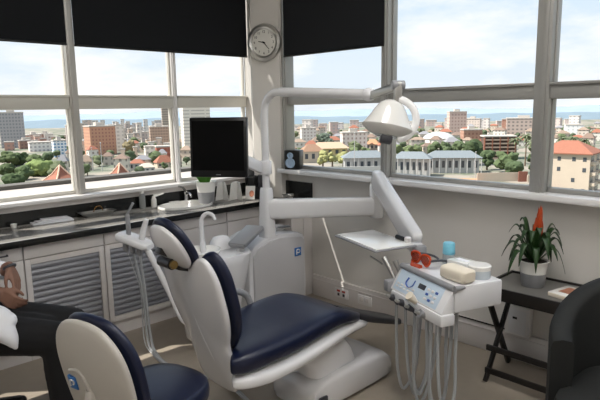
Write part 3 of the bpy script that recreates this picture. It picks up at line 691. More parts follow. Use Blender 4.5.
for i, (x, dx, zb) in enumerate(((-.215, .0, .06), (-.125, .03, .08), (-.03, -.02, .05), (-.0, -.06, .1), (.075, .03, .07), (.12, -.02, .04), (.17, .02, .09))):
    b = BM(); zz = -.82+zb
    add_tube(b, smooth_pts([MH @ V((x, -.06, -.185)), MH @ V((x+dx*.2, -.06, -.3)), MH @ V((x+dx*.6, -.055, -.5)), MH @ V((x+dx, -.04, zz+.1)), MH @ V((x+dx, .0, zz)), MH @ V((x*.9+dx, .06, zz+.12)), MH @ V((x*.85, .08, -.4)), MH @ V((x*.8, .09, -.138))], 6), .009, 10)
    obj('hose', b, M['hose'], t)

# instrument tray on its own bracket arm
t = thing('tray_table', 'flat white instrument tray with grey rim beside the console', 'tray', (-.865, -2.355, .9), math.atan2(-.95, -.31))
b = BM(); add_box(b, (0, 0, -.006), (.48, .30, .012), .005); obj('tray_plate', b, M['greyp'], t, world=False, label='grey tray rim')
b = BM(); add_box(b, (0, 0, .003), (.455, .275, .008), .003); obj('tray_liner', b, M['ceram'], t, world=False)
b = BM(); add_bar(b, (.1, .1, -.025), (.14, .26, -.03), .05, .025, .006); obj('bracket', b, M['plast'], t, world=False)
b = BM(); add_tube(b, [(.06, .13, .018), (.14, .13, .018)], .014, 12); obj('clamp', b, M['black'], t, world=False, label='black clamp')
b = BM(); add_lathe(b, [(.02, .0), (.022, .03), (.016, .036)], (.18, .125, .004), 14); obj('cap', b, M['white'], t, world=False)

# things on the console
def onh(x, y): return MH @ V((x, y, 0.0005))
c = onh(-.15, .25); t = thing('drinking_cup', 'pale blue plastic cup upside down in a clear holder on the console', 'cup', c)
b = BM(); add_lathe(b, [(.034, 0), (.036, .004), (.034, .055), (.031, .055), (.031, .004), (.0005, .004)], c, 24); obj('holder', b, mat('clear_holder', '#d5dde0', .15, trans=.4), t, label='clear holder')
b = BM(); add_lathe(b, [(.033, .055), (.036, .06), (.034, .118), (.03, .123), (.0005, .123)], c, 24); obj('cup', b, M['cupb'], t)
SG = 1.35; t = thing('safety_goggles', 'orange safety goggles lying at the front of the console top', 'goggles', onh(-.17, .07), rz)
t.scale = (SG, SG, SG)
for s in (-1, 1):
    pts = [(.035*s+.03*math.cos(a), .005*math.sin(2*a), .032+.024*math.sin(a)) for a in [k*PI/8 for k in range(17)]]
    b = BM(); add_tube(b, pts, .005, 8); obj('rim', b, M['orange'], t, world=False)
    b = BM(); add_lathe(b, [(.0005, 0), (.027, .002), (.027, .005), (.0005, .004)], (.035*s, 0, .032), 20, Matrix.Rotation(PI/2, 3, 'X'), sy=.8); obj('lens', b, mat('amber_lens', '#c8481c', .08, trans=.6), t, world=False)
    b = BM(); add_tube(b, smooth_pts([(.065*s, 0, .036), (.066*s, .05, .034), (.05*s, .1, .02), (.03*s, .115, .008)]), .005, 8, sx=1.6); obj('temple', b, M['dgrey'], t, world=False)
b = BM(); add_tube(b, [(-.01, 0, .04), (.01, 0, .04)], .005, 8); add_tube(b, [(-.07, .01, .008), (-.02, -.03, .006), (.03, -.02, .006)], .009, 8); obj('bridge', b, M['orange'], t, world=False)
c = onh(-.02, .245); t = thing('glove_box', 'flat white box behind the goggles on the console', 'box', c, rz+.15)
b = BM(); add_box(b, (0, 0, .025), (.14, .1, .05), .003); obj('carton', b, M['ceram'], t, world=False)
b = BM(); add_box(b, (0, 0, .051), (.08, .035, .003), .001); obj('opening', b, M['shirt'], t, world=False)
c = onh(.13, .09); t = thing('tissue_packet', 'cream paper packet at the front right of the console top', 'packet', c, rz+.1)
b = BM(); grid_faces(b, [[V((x, a*w, .036+k*c_)) for a, c_ in sup(.055, .036, 20, 4)] for x, w, k in ((-.085, .7, .7), (-.075, .95, .98), (.0, 1., 1.), (.075, .95, .95), (.088, .7, .7))]); obj('packet', b, M['cream'], t, world=False)
c = onh(.14, .225); t = thing('cotton_tin', 'round white tin with lid at the back right of the console top', 'tin', c)
b = BM(); add_lathe(b, [(.056, 0), (.058, .004), (.058, .05), (.001, .05)], c, 32); obj('tin', b, mat('pale_tin', '#c9d2da', .25), t)
b = BM(); add_lathe(b, [(.06, .045), (.061, .065), (.056, .07), (.0005, .07)], c, 32); obj('lid', b, M['ceram'], t)

# ================================================================== ASSISTANT'S SUCTION HOLDER
t = thing('suction_holder', 'white holder with grey suction handpieces and hanging hoses behind the chair head', 'suction holder', (-1.5, -1.25, 0))
H0 = bearing(134, 3.75, 240)
b = BM(); d = (RH*.9-FH*.3).normalized(); s_ = V((-d.y, d.x, 0))
grid_faces(b, [[H0+d*x+s_*a+V((0, 0, z+c)) for a, c in sup(.075*w, .028*w, 20, 4)] for x, w, z in ((-.12, .6, .03), (-.1, 1., .028), (0, 1., .0), (.1, .95, -.03), (.13, .6, -.04))]); obj('holder_body', b, M['plast'], t)
b = BM()
for k in range(3):
    p = H0+d*(-.07+.055*k)+V((0, 0, -.03-.012*k)); add_lathe(b, [(.02, 0), (.022, -.01), (.018, -.05), (.012, -.055)], p, 12)
obj('hose_ports', b, M['greyp'], t)
q = H0+d*(-.04)
b = BM(); add_tube(b, [q+V((0, 0, .01)), q+V((0, 0, .06)), q+V((.0, 0, .17)), q+V((0, 0, .185))], [.016, .017, .015, .009], 12); add_tube(b, [q+V((0, 0, .18)), q+RH*.03+V((0, 0, .235)), q+RH*.045+V((0, 0, .26))], [.009, .008, .01], 10); obj('handpiece', b, M['greyp'], t, label='grey suction handpiece with bent nozzle')
q = H0+d*(.06)
b = BM(); add_tube(b, [q+V((0, 0, 0)), q+RH*.02+V((0, 0, .08)), q+RH*.045+V((0, 0, .15))], [.02, .022, .016], 12); obj('handpiece', b, M['plast'], t, label='white suction handpiece')
b = BM(); add_tube(b, smooth_pts([H0+d*.08+V((0, 0, -.03)), H0+d*.12+V((0, 0, -.09)), bearing(170, 3.68, 293), bearing(186, 3.65, 322), V((-1.42, -1.30, .3)), V((-1.36, -1.22, .22))]), .022, 12); obj('support_arm', b, M['plast'], t)
for k in range(3):
    p = H0+d*(-.07+.055*k)+V((0, 0, -.07-.012*k)); q0 = H0+d*(.03+.018*k)
    b = BM(); add_tube(b, smooth_pts([p, V((p.x*.5+q0.x*.5, p.y*.5+q0.y*.5, p.z-.14)), V((q0.x, q0.y, .45)), V((q0.x+.01*k, q0.y, .12)), V((q0.x+.02, q0.y-.06-.01*k, .015)), V((q0.x+.0, q0.y-.35, .012)), V((q0.x+.12, q0.y-.75, .012)), V((-1.72, -2.1-.03*k, .05))], 6), (.004, .009, .009)[k], 10); obj('hose', b, M['hose'], t)
# ================================================================== OPERATOR'S STOOL (facing +X)
SB = V((-2.69, -2.43, .70)); QA = math.radians(14); Q = V((math.cos(QA), math.sin(QA), 0)); QL = V((-Q.y, Q.x, 0))
t = thing('operator_chair', 'low operator chair with pale shell back and navy seat, nearest the viewer', 'chair', (-2.445, -2.37, 0))
sv = (Q*-.2+V((0, 0, .98))).normalized()
half = [(.0, -.27), (.13, -.265), (.195, -.21), (.216, -.08), (.215, .06), (.185, .155), (.125, .22), (.06, .243)]
so = catloop(half+[(0, .247)]+[(-x, y) for x, y in reversed(half[1:])])
b = BM(); pillow(b, frame(SB-Q*.01, -QL, sv), [(x*.97, y*.97) for x, y in so], .03, .03); bs = obj('backrest_shell', b, M['sshell'], t, angle=60, label='pale grey shell back')
b = BM(); pillow(b, frame(SB, QL, sv), so, .01, .034, cup=.3); obj('backrest_pad', b, M['navy'], t, angle=60)
Me = frame(SB-Q*.01, -QL, sv)
b = BM(); add_box(b, Me @ V((-.1, -.04, .055)), (.05, .06, .012), .003, Me.to_3x3()); lg = obj('logo', b, M['blue'], bs, label='small blue square emblem')
b = BM(); add_tube(b, smooth_pts([Me @ V((-.112, -.055, .0625)), Me @ V((-.11, -.03, .0625)), Me @ V((-.098, -.026, .0625)), Me @ V((-.088, -.033, .0625)), Me @ V((-.094, -.046, .0625))]), .0035, 8); obj('emblem', b, M['white'], bs)
b = BM(); add_tube(b, smooth_pts([Me @ V((-.10, .02, .058)), Me @ V((-.03, .03, .06)), Me @ V((.01, -.05, .06)), Me @ V((.03, -.2, .04))]), .007, 8); obj('shell_ridge', b, M['sshell'], bs)
b = BM()
grid_faces(b, [[V((SB.x, SB.y, z-.05))+Q*(.265+a*s)+QL*(c*s) for a, c in sup(.235, .22, 36, 2.6)] for z, s in ((.475, .7), (.478, .93), (.49, .985), (.52, 1.), (.545, .985), (.56, .93), (.567, .75), (.57, .4), (.571, .05))]); obj('seat_cushion', b, M['navy'], t)
b = BM(); grid_faces(b, [[V((SB.x, SB.y, z-.05))+Q*(.255+a*s)+QL*(c*s) for a, c in sup(.21, .2, 28, 2.6)] for z, s in ((.43, .4), (.445, .8), (.475, .95))]); obj('seat_shell', b, M['sshell'], t)
b = BM(); add_tube(b, smooth_pts([SB+Q*.15+V((0, 0, -.29)), SB-Q*.0+V((0, 0, -.285)), SB-Q*.065+V((0, 0, -.2)), SB-Q*.05+V((0, 0, -.06))]), .022, 12); obj('back_bracket', b, M['sshell'], t)
b = BM(); add_lathe(b, [(.03, .08), (.03, .25), (.022, .26), (.022, .41)], (-2.445, -2.37, 0), 16); obj('gas_column', b, M['chrome'], t)
for k in range(5):
    a = 2*PI*k/5+.3; p = V((-2.445+.25*math.cos(a), -2.37+.25*math.sin(a), .07))
    b = BM(); add_bar(b, (-2.445, -2.37, .1), p, .045, .03, .006); lgg = obj('foot', b, M['sshell'], t)
    b = BM(); R3 = rotz(a); add_lathe(b, [(.012, -.012), (.027, -.01), (.027, .01), (.012, .012)], (p.x, p.y, .028), 14, R3 @ Matrix.Rotation(PI/2, 3, 'X')); add_tube(b, [(p.x, p.y, .03), (p.x, p.y, .07)], .008, 8); obj('castor', b, M['black'], lgg)

# ================================================================== SEATED PERSON at the left edge
f = RH.copy(); l = FH.copy()            # faces along the window wall, left side away from the viewer
K = V((-2.545, -1.535, .53)); 
def P(fr, lf, z): return V((K.x+f.x*fr+l.x*lf, K.y+f.y*fr+l.y*lf, z))
# stool under the person
sc = P(-.52, .1, 0); t = thing('round_stool', 'round stool under the seated person at the left edge', 'stool', sc)
b = BM(); add_lathe(b, [(.0005, .40), (.15, .40), (.18, .41), (.185, .435), (.17, .455), (.0005, .46)], sc, 28); obj('seat', b, M['navy'], t)
b = BM(); add_lathe(b, [(.025, .06), (.025, .4)], sc, 14); obj('column', b, M['chrome'], t)
for k in range(5):
    a = 2*PI*k/5; p = sc+V((.22*math.cos(a), .22*math.sin(a), .04)); b = BM(); add_bar(b, sc+V((0, 0, .09)), p, .04, .03, .006); add_ball(b, p+V((0, 0, -.012)), .027, 10); obj('foot', b, M['black'], t)
hipn, hipf = P(-.5, 0, .545), P(-.5, .2, .545)
knn, knf = P(-.0, 0, .525), P(.0, .2, .53)
ann, anf = P(.02, 0, .09), P(-.04, .2, .09)
pel = P(-.55, .1, .56); chest = P(-.6, .1, .86); neck = P(-.6, .1, 1.07); head = P(-.57, .1, 1.22)
shn, shf = P(-.6, -.1, 1.01), P(-.6, .3, 1.01)
eln = P(-.48, -.13, .74); wrn = bearing(0, 2.98, 292); 
elf = P(-.46, .3, .82); wrf = bearing(9, 3.06, 266)
body = BM()
def limb(b, pts, rs, seg=14): 
    q = smooth_pts(pts, 5); n = len(pts)-1; rr = []
    for i in range(len(q)):
        u = i/5; k = min(int(u), n-1); w = u-k; rr.append(rs[k]*(1-w)+rs[k+1]*w)
    add_tube(b, q, rr, seg)
    add_ball(b, pts[0], rs[0]*.99, seg); add_ball(b, pts[-1], rs[-1]*.99, seg)
limb(body, [pel, P(-.57, .1, .7), chest, neck+V((0, 0, -.06))], [.145, .135, .15, .09]); limb(body, [shn, neck+V((0, 0, -.06)), shf], [.055, .07, .055]); limb(body, [neck+V((0, 0, -.05)), neck+V((0, 0, .08))], [.055, .052])
add_ball(body, head, (.085, .078, .115), 20, rotz(math.atan2(f.y, f.x))); add_ball(body, head+f*.03+V((0, 0, -.06)), (.06, .055, .06), 16)
add_ball(body, head+f*.09+V((0, 0, -.02)), (.022, .014, .03), 10, rotz(math.atan2(f.y, f.x)))
for s in (-1, 1): add_ball(body, head+l*.08*s+V((0, 0, -.01)), (.02, .012, .032), 10, rotz(math.atan2(f.y, f.x)))
add_ball(body, head+f*.078+V((0, 0, -.065)), (.014, .026, .012), 10, rotz(math.atan2(f.y, f.x)))
limb(body, [shn, eln, wrn], [.05, .043, .03]); limb(body, [shf, elf, wrf], [.05, .042, .028])
for a, b_, c in ((hipn, knn, ann), (hipf, knf, anf)):
    limb(body, [a, b_, (b_+c)/2+f*-.02, c], [.085, .06, .055, .038]); limb(body, [c+V((0, 0, -.03)), c+f*.08+V((0, 0, -.05)), c+f*.17+V((0, 0, -.06))], [.04, .035, .025])
def hand(b, w, dirv, side, curl, down):
    """palm with four bent fingers and a thumb; side points to the thumb"""
    d = dirv.normalized(); s = (side-d*side.dot(d)).normalized(); n = d.cross(s)
    if n.dot(down) < 0: n = -n
    pk = w+d*.085
    for o in (-.03, -.01, .01, .03): limb(b, [w+s*o*.5, w+d*.045+s*o*.9, pk+s*o], [.02, .017, .013], 10)
    for o, ln, c in ((.032, .066, 1.), (.011, .076, 1.05), (-.011, .071, 1.15), (-.031, .054, 1.3)):
        p = pk+s*o; a = .2*c*curl; pts = [p]; dd = d.copy()
        for k, fr in enumerate((.45, .32, .26)):
            ang = a*(1+.8*k); dd2 = d*math.cos(ang)+n*math.sin(ang); p = p+dd2*ln*fr*1.15; pts.append(p)
        limb(b, pts, [.0095, .009, .008, .0068], 10)
    th = [w+d*.02+s*.03, w+d*.05+s*.052+n*.012, w+d*.08+s*.056+n*.026, w+d*.1+s*.05+n*.036]
    limb(b, th, [.014, .0125, .0105, .008], 10)
ff = bearing(20, 3.02, 290)
hand(body, wrf+(ff-wrf).normalized()*.012, ff-wrf, -l+V((0, 0, .2)), 1.1, -f+V((0, 0, -.4)))
fn = bearing(9, 2.96, 299)
hand(body, wrn+(fn-wrn).normalized()*.01, fn-wrn, V((0, 0, 1))+l*.3, 3.0, l)
t = obj('person', body, M['skin'], None)
rm = t.modifiers.new('remesh', 'REMESH'); rm.mode = 'VOXEL'; rm.voxel_size = .0055; rm.use_smooth_shade = True
sm = t.modifiers.new('smooth', 'SMOOTH'); sm.factor = .5; sm.iterations = 3
t['label'] = 'person seated at the left edge in white shirt and black trousers, hands crossed'; t['category'] = 'person'
def cloth(name, b, m, vs=.008, label=None):
    o = obj(name, b, m, t); r = o.modifiers.new('remesh', 'REMESH'); r.mode = 'VOXEL'; r.voxel_size = vs; r.use_smooth_shade = True
    s = o.modifiers.new('smooth', 'SMOOTH'); s.factor = .5; s.iterations = 4
    tx = bpy.data.textures.new('folds', 'CLOUDS'); tx.noise_scale = .09
    d = o.modifiers.new('folds', 'DISPLACE'); d.texture = tx; d.strength = .009; d.mid_level = .5; d.texture_coords = 'LOCAL'
    return o
b = BM()
for a, b_, c in ((hipn, knn, ann), (hipf, knf, anf)):
    limb(b, [a, a*.5+b_*.5+V((0, 0, .005)), b_+V((0, 0, -.005))], [.115, .108, .092]); limb(b, [b_, (b_+c)/2, c+V((0, 0, .02))], [.09, .084, .08])
limb(b, [pel+V((0, 0, .0)), P(-.56, .1, .68)], [.165, .15]); limb(b, [P(-.5, .0, .56), P(-.5, .2, .56)], [.13, .13])
limb(b, [P(-.42, .1, .56), P(-.1, .1, .545)], [.1, .07])
cloth('trousers', b, M['trous'])
b = BM()
limb(b, [P(-.55, .1, .6), P(-.57, .1, .74), chest, neck+V((0, 0, -.085))], [.18, .165, .17, .09]); limb(b, [shn, neck+V((0, 0, -.07)), shf], [.075, .085, .075])
limb(b, [shn, eln, eln*.7+wrn*.3], [.065, .054, .047]); limb(b, [shf, elf, elf*.6+wrf*.4], [.065, .054, .046])
limb(b, [P(-.5, -.06, .66), P(-.29, -.07, .665), P(-.21, -.075, .655)], [.1, .075, .045]); limb(b, [P(-.36, -.085, .65), P(-.22, -.1, .6), P(-.17, -.105, .52)], [.075, .06, .016])
cloth('shirt', b, M['shirt'])
b = BM(); add_ball(b, head+f*-.018+V((0, 0, .025)), (.093, .088, .108), 18, rotz(math.atan2(f.y, f.x))); add_ball(b, head+f*-.05+V((0, 0, -.03)), (.06, .075, .08), 14, rotz(math.atan2(f.y, f.x))); cloth('hair', b, M['hair'], .006)
for c in (ann, anf):
    b = BM(); limb(b, [c+V((0, 0, -.045)), c+f*.09+V((0, 0, -.056)), c+f*.18+V((0, 0, -.062))], [.045, .04, .03]); obj('shoe', b, M['black'], t)
for s in (-1, 1):
    b = BM(); add_ball(b, head+f*.071+l*.03*s+V((0, 0, .012)), .0105, 10); obj('eye', b, M['ceram'], t)
b = BM(); dd = (ff-wrf).normalized(); e1 = dd.cross(V((0, 0, 1))).normalized(); e2 = dd.cross(e1)
pts = [wrf+dd*.006+.033*(math.cos(a)*e1+math.sin(a)*e2) for a in [2*PI*k/24 for k in range(25)]]
add_tube(b, pts, .008, 8, sx=.6); obj('bracelet', b, M['dgrey'], t, label='dark band on the wrist')

# ================================================================== FOLDING TABLE with plant
TX0, TX1, TY0, TY1, TZ = -.485, -.06, -3.48, -2.88, .625
t = thing('folding_tray_table', 'black folding table with crossed legs and grey top by the right wall', 'table', ((TX0+TX1)/2, (TY0+TY1)/2, 0))
b = BM(); box2(b, (TX0+.01, TY0+.01, TZ-.012), (TX1-.01, TY1-.01, TZ)); obj('top', b, M['traytop'], t, label='grey table top')
b = BM()
for a, c in (((TX0, TY0), (TX0+.018, TY1)), ((TX1-.018, TY0), (TX1, TY1)), ((TX0, TY0), (TX1, TY0+.018)), ((TX0, TY1-.018), (TX1, TY1))): box2(b, (*a, TZ-.065), (*c, TZ+.012), .003)
obj('tray_rim', b, M['wood'], t)
for y in (TY0+.045, TY1-.035):
    for s, o in ((1, 0), (-1, .022)):
        a, c = (TX0+.03, TX1-.03) if s > 0 else (TX1-.03, TX0+.03)
        b = BM(); yy = y+(o if y > -3.2 else -o); add_bar(b, (a, yy-.01, .0), (c, yy-.01, TZ-.02), .02, .04, .003, up=(1, 0, 0)); obj('leg', b, M['wood'], t)
for x, z in ((TX0+.055, .07), (TX1-.055, .07), (TX0+.06, .1+.12)):
    b = BM(); add_bar(b, (x, TY0+.04, z), (x, TY1-.03, z), .02, .035, .003); obj('stretcher', b, M['wood'], t)
# bromeliad
c = V((-.25, -3.105, TZ+.0005)); t = thing('bromeliad', 'potted bromeliad with one orange red flower spike on the folding table', 'plant', c)
b = BM(); add_lathe(b, [(.062, 0), (.066, .004), (.076, .085)], c, 28); obj('pot_base', b, M['greyp'], t, label='grey lower half of pot')
b = BM(); add_lathe(b, [(.076, .085), (.085, .155), (.09, .16), (.085, .162), (.078, .15), (.0005, .145)], c, 28); obj('pot_rim', b, M['ceram'], t, label='white upper half of pot')
b = BM(); add_lathe(b, [(.0005, .148), (.078, .148), (.078, .152), (.0005, .154)], c, 20); obj('soil', b, M['soil'], t)
random.seed(11)
def leaf(c, a, L, h0, drop, w, tilt=0.):
    d = V((math.cos(a), math.sin(a), 0)); s = V((-d.y, d.x, 0)); n = 12; up_r, lo_r = [], []
    q = BM(); rows = []
    for i in range(n+1):
        u = i/n; r = L*(u**.9)*(1-.12*u); z = h0*math.sin(min(1, u*1.35)*PI/2)-drop*max(0, u-.35)**2*2.4
        ww = w*(.75+.5*u)*(1-u**3.2)+.0015; p = c+d*(.018+r)+V((0, 0, z))
        rows.append([p-s*ww+V((0, 0, .25*ww)), p, p+s*ww+V((0, 0, .25*ww))])
    vs = [[q.verts.new(x) for x in r] for r in rows]
    for r0, r1 in zip(vs, vs[1:]):
        for j in range(2): q.faces.new((r0[j], r0[j+1], r1[j+1], r1[j]))
    return q
for k in range(26):
    a = 2.399*k+.3; u = k/26
    L = .205-.08*u+random.uniform(-.03, .03); h = .09+.13*u+random.uniform(-.02, .03); dr = .15-.11*u+random.uniform(-.02, .05)
    cc = c+V((0, 0, .15+.05*u)); ex = cc+V((math.cos(a), math.sin(a), 0))*L
    if ex.x > -.02: L = min(L, (-.03-cc.x)/max(.05, math.cos(a)))*.9
    b = leaf(cc, a, L, h, dr, .021-.003*u); o = obj('leaf', b, M['leaf'], t, angle=80)
    sd_ = o.modifiers.new('thickness', 'SOLIDIFY'); sd_.thickness = .0022
b = BM(); add_tube(b, smooth_pts([c+V((0, 0, .15)), c+V((.005, -.005, .25)), c+V((.012, -.012, .36))]), .009, 8); obj('flower_stem', b, mat('flower_stem', '#8c2f1c', .5), t)
fl = BM()
for k in range(30):
    u = k/30; a = 2.399*k; z = .28+.15*u; r = .027*(1-u*.7); d = V((math.cos(a), math.sin(a), 0)); o0 = c+V((.008+.008*u, -.008-.008*u, z))
    add_tube(fl, smooth_pts([o0, o0+d*r*.7+V((0, 0, .03)), o0+d*r+V((0, 0, .075))], 4), [.006, .012, .014, .015, .014, .011, .008, .004, .001], 8, .45)
obj('flower_spike', fl, M['flower'], t, label='orange red flower spike')
# magazine
c = V((-.30, -3.34, TZ+.0005)); t = thing('magazine', 'pale magazine with reddish cover picture on the folding table', 'magazine', c, math.radians(-12))
b = BM(); add_box(b, (0, 0, .012), (.19, .15, .022), .003); obj('pages', b, M['cream'], t, world=False)
b = BM(); add_box(b, (0, 0, .0245), (.185, .147, .003), .001); cv = obj('cover', b, M['ceram'], t, world=False)
b = BM(); add_box(b, (.01, 0, .0265), (.11, .085, .001)); obj('cover_picture', b, mat('cover_picture', '#a0674c', .5, var=.6, scale=25), t, world=False, label='reddish brown cover picture')

# ================================================================== TUB ARMCHAIR
AC = V((-.86, -3.85, 0)); af = (-RH*.62-FH*.55+V((0, 0, 0))).normalized(); ar = V((af.y, -af.x, 0))
t = thing('armchair', 'black upholstered tub armchair at the right edge', 'armchair', AC)
b = BM()
inner, outer = [], []
N = 40
rings = []
for k in range(N+1):
    a = math.radians(-128+256*k/N)            # 0 = back
    ca, sa = math.cos(a), math.sin(a)
    h = .64+.28*max(0, math.cos(a*.62))**1.4
    ro, ri = .37, .27
    d = (-af*ca+ar*sa); 
    oo = AC+d*ro; ii = AC+d*ri
    e = .035
    rings.append([oo*.99+AC*.01+V((0, 0, .1)), oo+V((0, 0, h-e)), oo*.9+ii*.1+V((0, 0, h-.008)), (oo+ii)/2+V((0, 0, h)), oo*.1+ii*.9+V((0, 0, h-.008)), ii+V((0, 0, h-e)), ii+V((0, 0, .1))])
grid_faces(b, rings); obj('shell_back', b, M['arm'], t, angle=60)
b = BM(); grid_faces(b, [[AC+af*(.06+a*s)+ar*c_*s+V((0, 0, z)) for a, c_ in sup(.3, .265, 32, 4)] for z, s in ((.26, .96), (.3, 1.), (.4, 1.), (.43, .97), (.445, .85), (.45, .3))]); obj('seat_cushion', b, M['arm'], t)
b = BM(); grid_faces(b, [[AC+af*(.04+a)+ar*c_+V((0, 0, z)) for a, c_ in sup(.3, .28, 32, 4)] for z in (.1, .26)]); obj('seat_base', b, M['arm'], t)
for s, q in ((1, 1), (1, -1), (-1, 1), (-1, -1)):
    b = BM(); p = AC+af*.22*s+ar*.2*q; add_lathe(b, [(.02, 0), (.026, .1)], p, 12); obj('leg', b, M['wood'], t)
# ================================================================== OUTSIDE: roof ledge, ground, hills, city
G = -30.
M['ledge'] = mat('ledge_concrete', '#a9a29c', .9, var=.1, scale=2)
M['kerb'] = mat('dark_kerb', '#5d5a55', .9, var=.2, scale=4)
b = BM(); box2(b, (-7, .12, .83), (1.2, 1.75, .93)); struct('ledge', b, M['ledge'])
b = BM(); box2(b, (-7, 1.75, .83), (1.2, 1.95, 0.972)); struct('ledge_kerb', b, M['kerb'])
# ground
m = mat('city_ground', '#a3957c', .95); nt = m.node_tree; bs_ = nt.nodes['Principled BSDF']
tc = nt.nodes.new('ShaderNodeTexCoord'); n1 = nt.nodes.new('ShaderNodeTexNoise'); n1.inputs['Scale'].default_value = .045; n1.inputs['Detail'].default_value = 8; nt.links.new(tc.outputs['Object'], n1.inputs['Vector'])
cr = nt.nodes.new('ShaderNodeValToRGB'); e = cr.color_ramp.elements; e[0].position = .4; e[0].color = (*lin('#5f6655'), 1); e[1].position = .6; e[1].color = (*lin('#8f877b'), 1)
nt.links.new(n1.outputs['Fac'], cr.inputs[0]); nt.links.new(cr.outputs[0], bs_.inputs['Base Color'])
b = BM(); box2(b, (-1500, -1500, G-1), (2500, 2500, G)); struct('city_ground', b, m)
# hills on the horizon: real relief, with haze put into the colour
def ridge(name, D0, D1, top, amp, seed, col, x0=-260, x1=860, fq=.012):
    b = BM(); rows = []
    nD = 8
    for j in range(nD+1):
        D = D0+(D1-D0)*j/nD; row = []
        pr = math.sin(PI*min(1, j/nD*1.0))**.8
        for x in range(x0, x1+1, 6):
            p = bearing(x, D); h = noise.noise(V((x*fq, seed, j*.1)))+.5*noise.noise(V((x*fq*3, seed+5, j*.2)))+.25*noise.noise(V((x*fq*8, seed+9, j*.3)))
            row.append(V((p.x, p.y, G-2+max(0, (top+amp*h))*pr)))
        rows.append(row)
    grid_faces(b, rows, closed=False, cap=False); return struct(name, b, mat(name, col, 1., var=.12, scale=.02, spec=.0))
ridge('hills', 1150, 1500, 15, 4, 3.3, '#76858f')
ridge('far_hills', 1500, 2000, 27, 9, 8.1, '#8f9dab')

# ---- buildings
def zat(x, y, D): return bearing(x, D, y).z
FM = {}
def fm(wall, win, sx=3.2, sz=3., fx=.5, fz=.5):
    k = (wall, win, sx, sz, fx, fz)
    if k not in FM: FM[k] = facade_mat('facade_%s' % wall.strip('#'), wall, win, sx, sz, fx, fz)
    return FM[k]
OCC = []
def free(x0, x1, D, k=.62):
    """push the plot back until nothing stands on it"""
    for i in range(14):
        p = bearing((x0+x1)/2, D); r = (x1-x0)/F_PX*D*k
        if all((p.x-q.x)**2+(p.y-q.y)**2 > (r+s)**2 for q, s in OCC): break
        D += 16
    else: return None
    return D
def base(name, label, cat, x0, x1, D, group=None, skew=0.):
    p = bearing((x0+x1)/2, D); p.z = G; OCC.append((p.copy(), (x1-x0)/F_PX*D*.62))
    d = V((p.x-CAM.x, p.y-CAM.y, 0)).normalized()
    t = thing(name, label, cat, p, math.atan2(d.y, d.x)-PI/2+math.radians(skew), group); return t, (x1-x0)/F_PX*D
def block(x0, x1, yt, D, wall, win, label, name='tower_block', group=None, skew=12, deep=.7, sx=3.2, sz=3., fx=.5, fz=.5, crown=True, cat='building'):
    if group: D = free(x0, x1, D) or D+250
    t, w = base(name, label, cat, x0, x1, D, group, skew); h = max(7., zat((x0+x1)/2, yt, D)-G)
    w = w/(math.cos(math.radians(abs(skew)))+deep*math.sin(math.radians(abs(skew))))
    b = BM(); box2(b, (-w/2, -w*deep/2, 0), (w/2, w*deep/2, h)); obj('walls', b, fm(wall, win, sx, sz, fx, fz), t, world=False)
    b = BM(); box2(b, (-w/2-.3, -w*deep/2-.3, h), (w/2+.3, w*deep/2+.3, h+.9)); rf = obj('roof', b, M['rooft'], t, world=False)
    if crown:
        b = BM(); box2(b, (-w*.18, -w*deep*.2, h+.9), (w*.14, w*deep*.2, h+3.2)); obj('lift_house', b, M['rooft'], rf, world=False)
    return t
M['rooft'] = mat('flat_roof', '#bdb6ad', .9)
M['terra'] = mat('terracotta_tiles', '#935f4b', .85, var=.2, scale=1.2)
M['slate'] = mat('grey_blue_roof', '#747c80', .7, var=.1, scale=.8)
M['cwall'] = mat('cream_render', '#c2b3a1', .9, var=.06, scale=.4)
M['wwall'] = mat('white_render', '#b9b7b4', .9)
M['win'] = mat('dark_window', '#4a4f55', .2)
def house(x0, x1, yt, ye, D, wm, rm, label, name='house', group=None, skew=15, deep=.6, nw=3, cat='house', cols=0):
    """hip roofed house: walls up to the eaves (ye), roof up to yt, window panes"""
    t, w = base(name, label, cat, x0, x1, D, group, skew); h = max(2.5, zat((x0+x1)/2, ye, D)-G); hr = zat((x0+x1)/2, yt, D)-G
    w = w/(math.cos(math.radians(abs(skew)))+deep*math.sin(math.radians(abs(skew)))); d = w*deep
    b = BM(); box2(b, (-w/2, -d/2, 0), (w/2, d/2, h)); wl = obj('walls', b, wm, t, world=False)
    o = .06*w; r = max(0, (w-d)/2)
    b = BM(); lo = [b.verts.new(v) for v in ((-w/2-o, -d/2-o, h), (w/2+o, -d/2-o, h), (w/2+o, d/2+o, h), (-w/2-o, d/2+o, h))]; up = [b.verts.new((-r-.01, 0, hr)), b.verts.new((r+.01, 0, hr))]
    b.faces.new(list(reversed(lo))); b.faces.new((lo[0], lo[1], up[1], up[0])); b.faces.new((lo[2], lo[3], up[0], up[1])); b.faces.new((lo[1], lo[2], up[1])); b.faces.new((lo[3], lo[0], up[0]))
    obj('roof', b, rm, t, world=False, smooth=False)
    for k in range(nw):
        x = -w/2+w*(k+.5)/nw; b = BM(); box2(b, (x-w*.22/nw, -d/2-.12, h*.35), (x+w*.22/nw, -d/2+.05, h*.8)); obj('window', b, M['win'], t, world=False)
    for k in range(cols):
        x = -w/2-o*.6+(w+1.2*o)*k/(cols-1); b = BM(); add_tube(b, [(x, -d/2-o*.8, 0), (x, -d/2-o*.8, h)], .22, 8); obj('column', b, M['wwall'], t, world=False)
    return t
GL = 'left city view'
block(1, 23, 113, 520, '#a5a2a1', '#85868a', 'tall grey tower block at the far left of the city view', skew=-8, sx=2.6, fx=.55)
block(17, 28, 146, 500, '#987b6d', '#7e655c', 'brown mid rise under the tall grey tower', skew=10)
block(25, 40, 137, 640, '#c6a99c', '#a78c84', 'pinkish mid rise right of the tall grey tower', skew=10)
block(38, 51, 135, 660, '#a4857b', '#90736b', 'reddish brown mid rise behind the trees, left of the blue office', skew=-14)
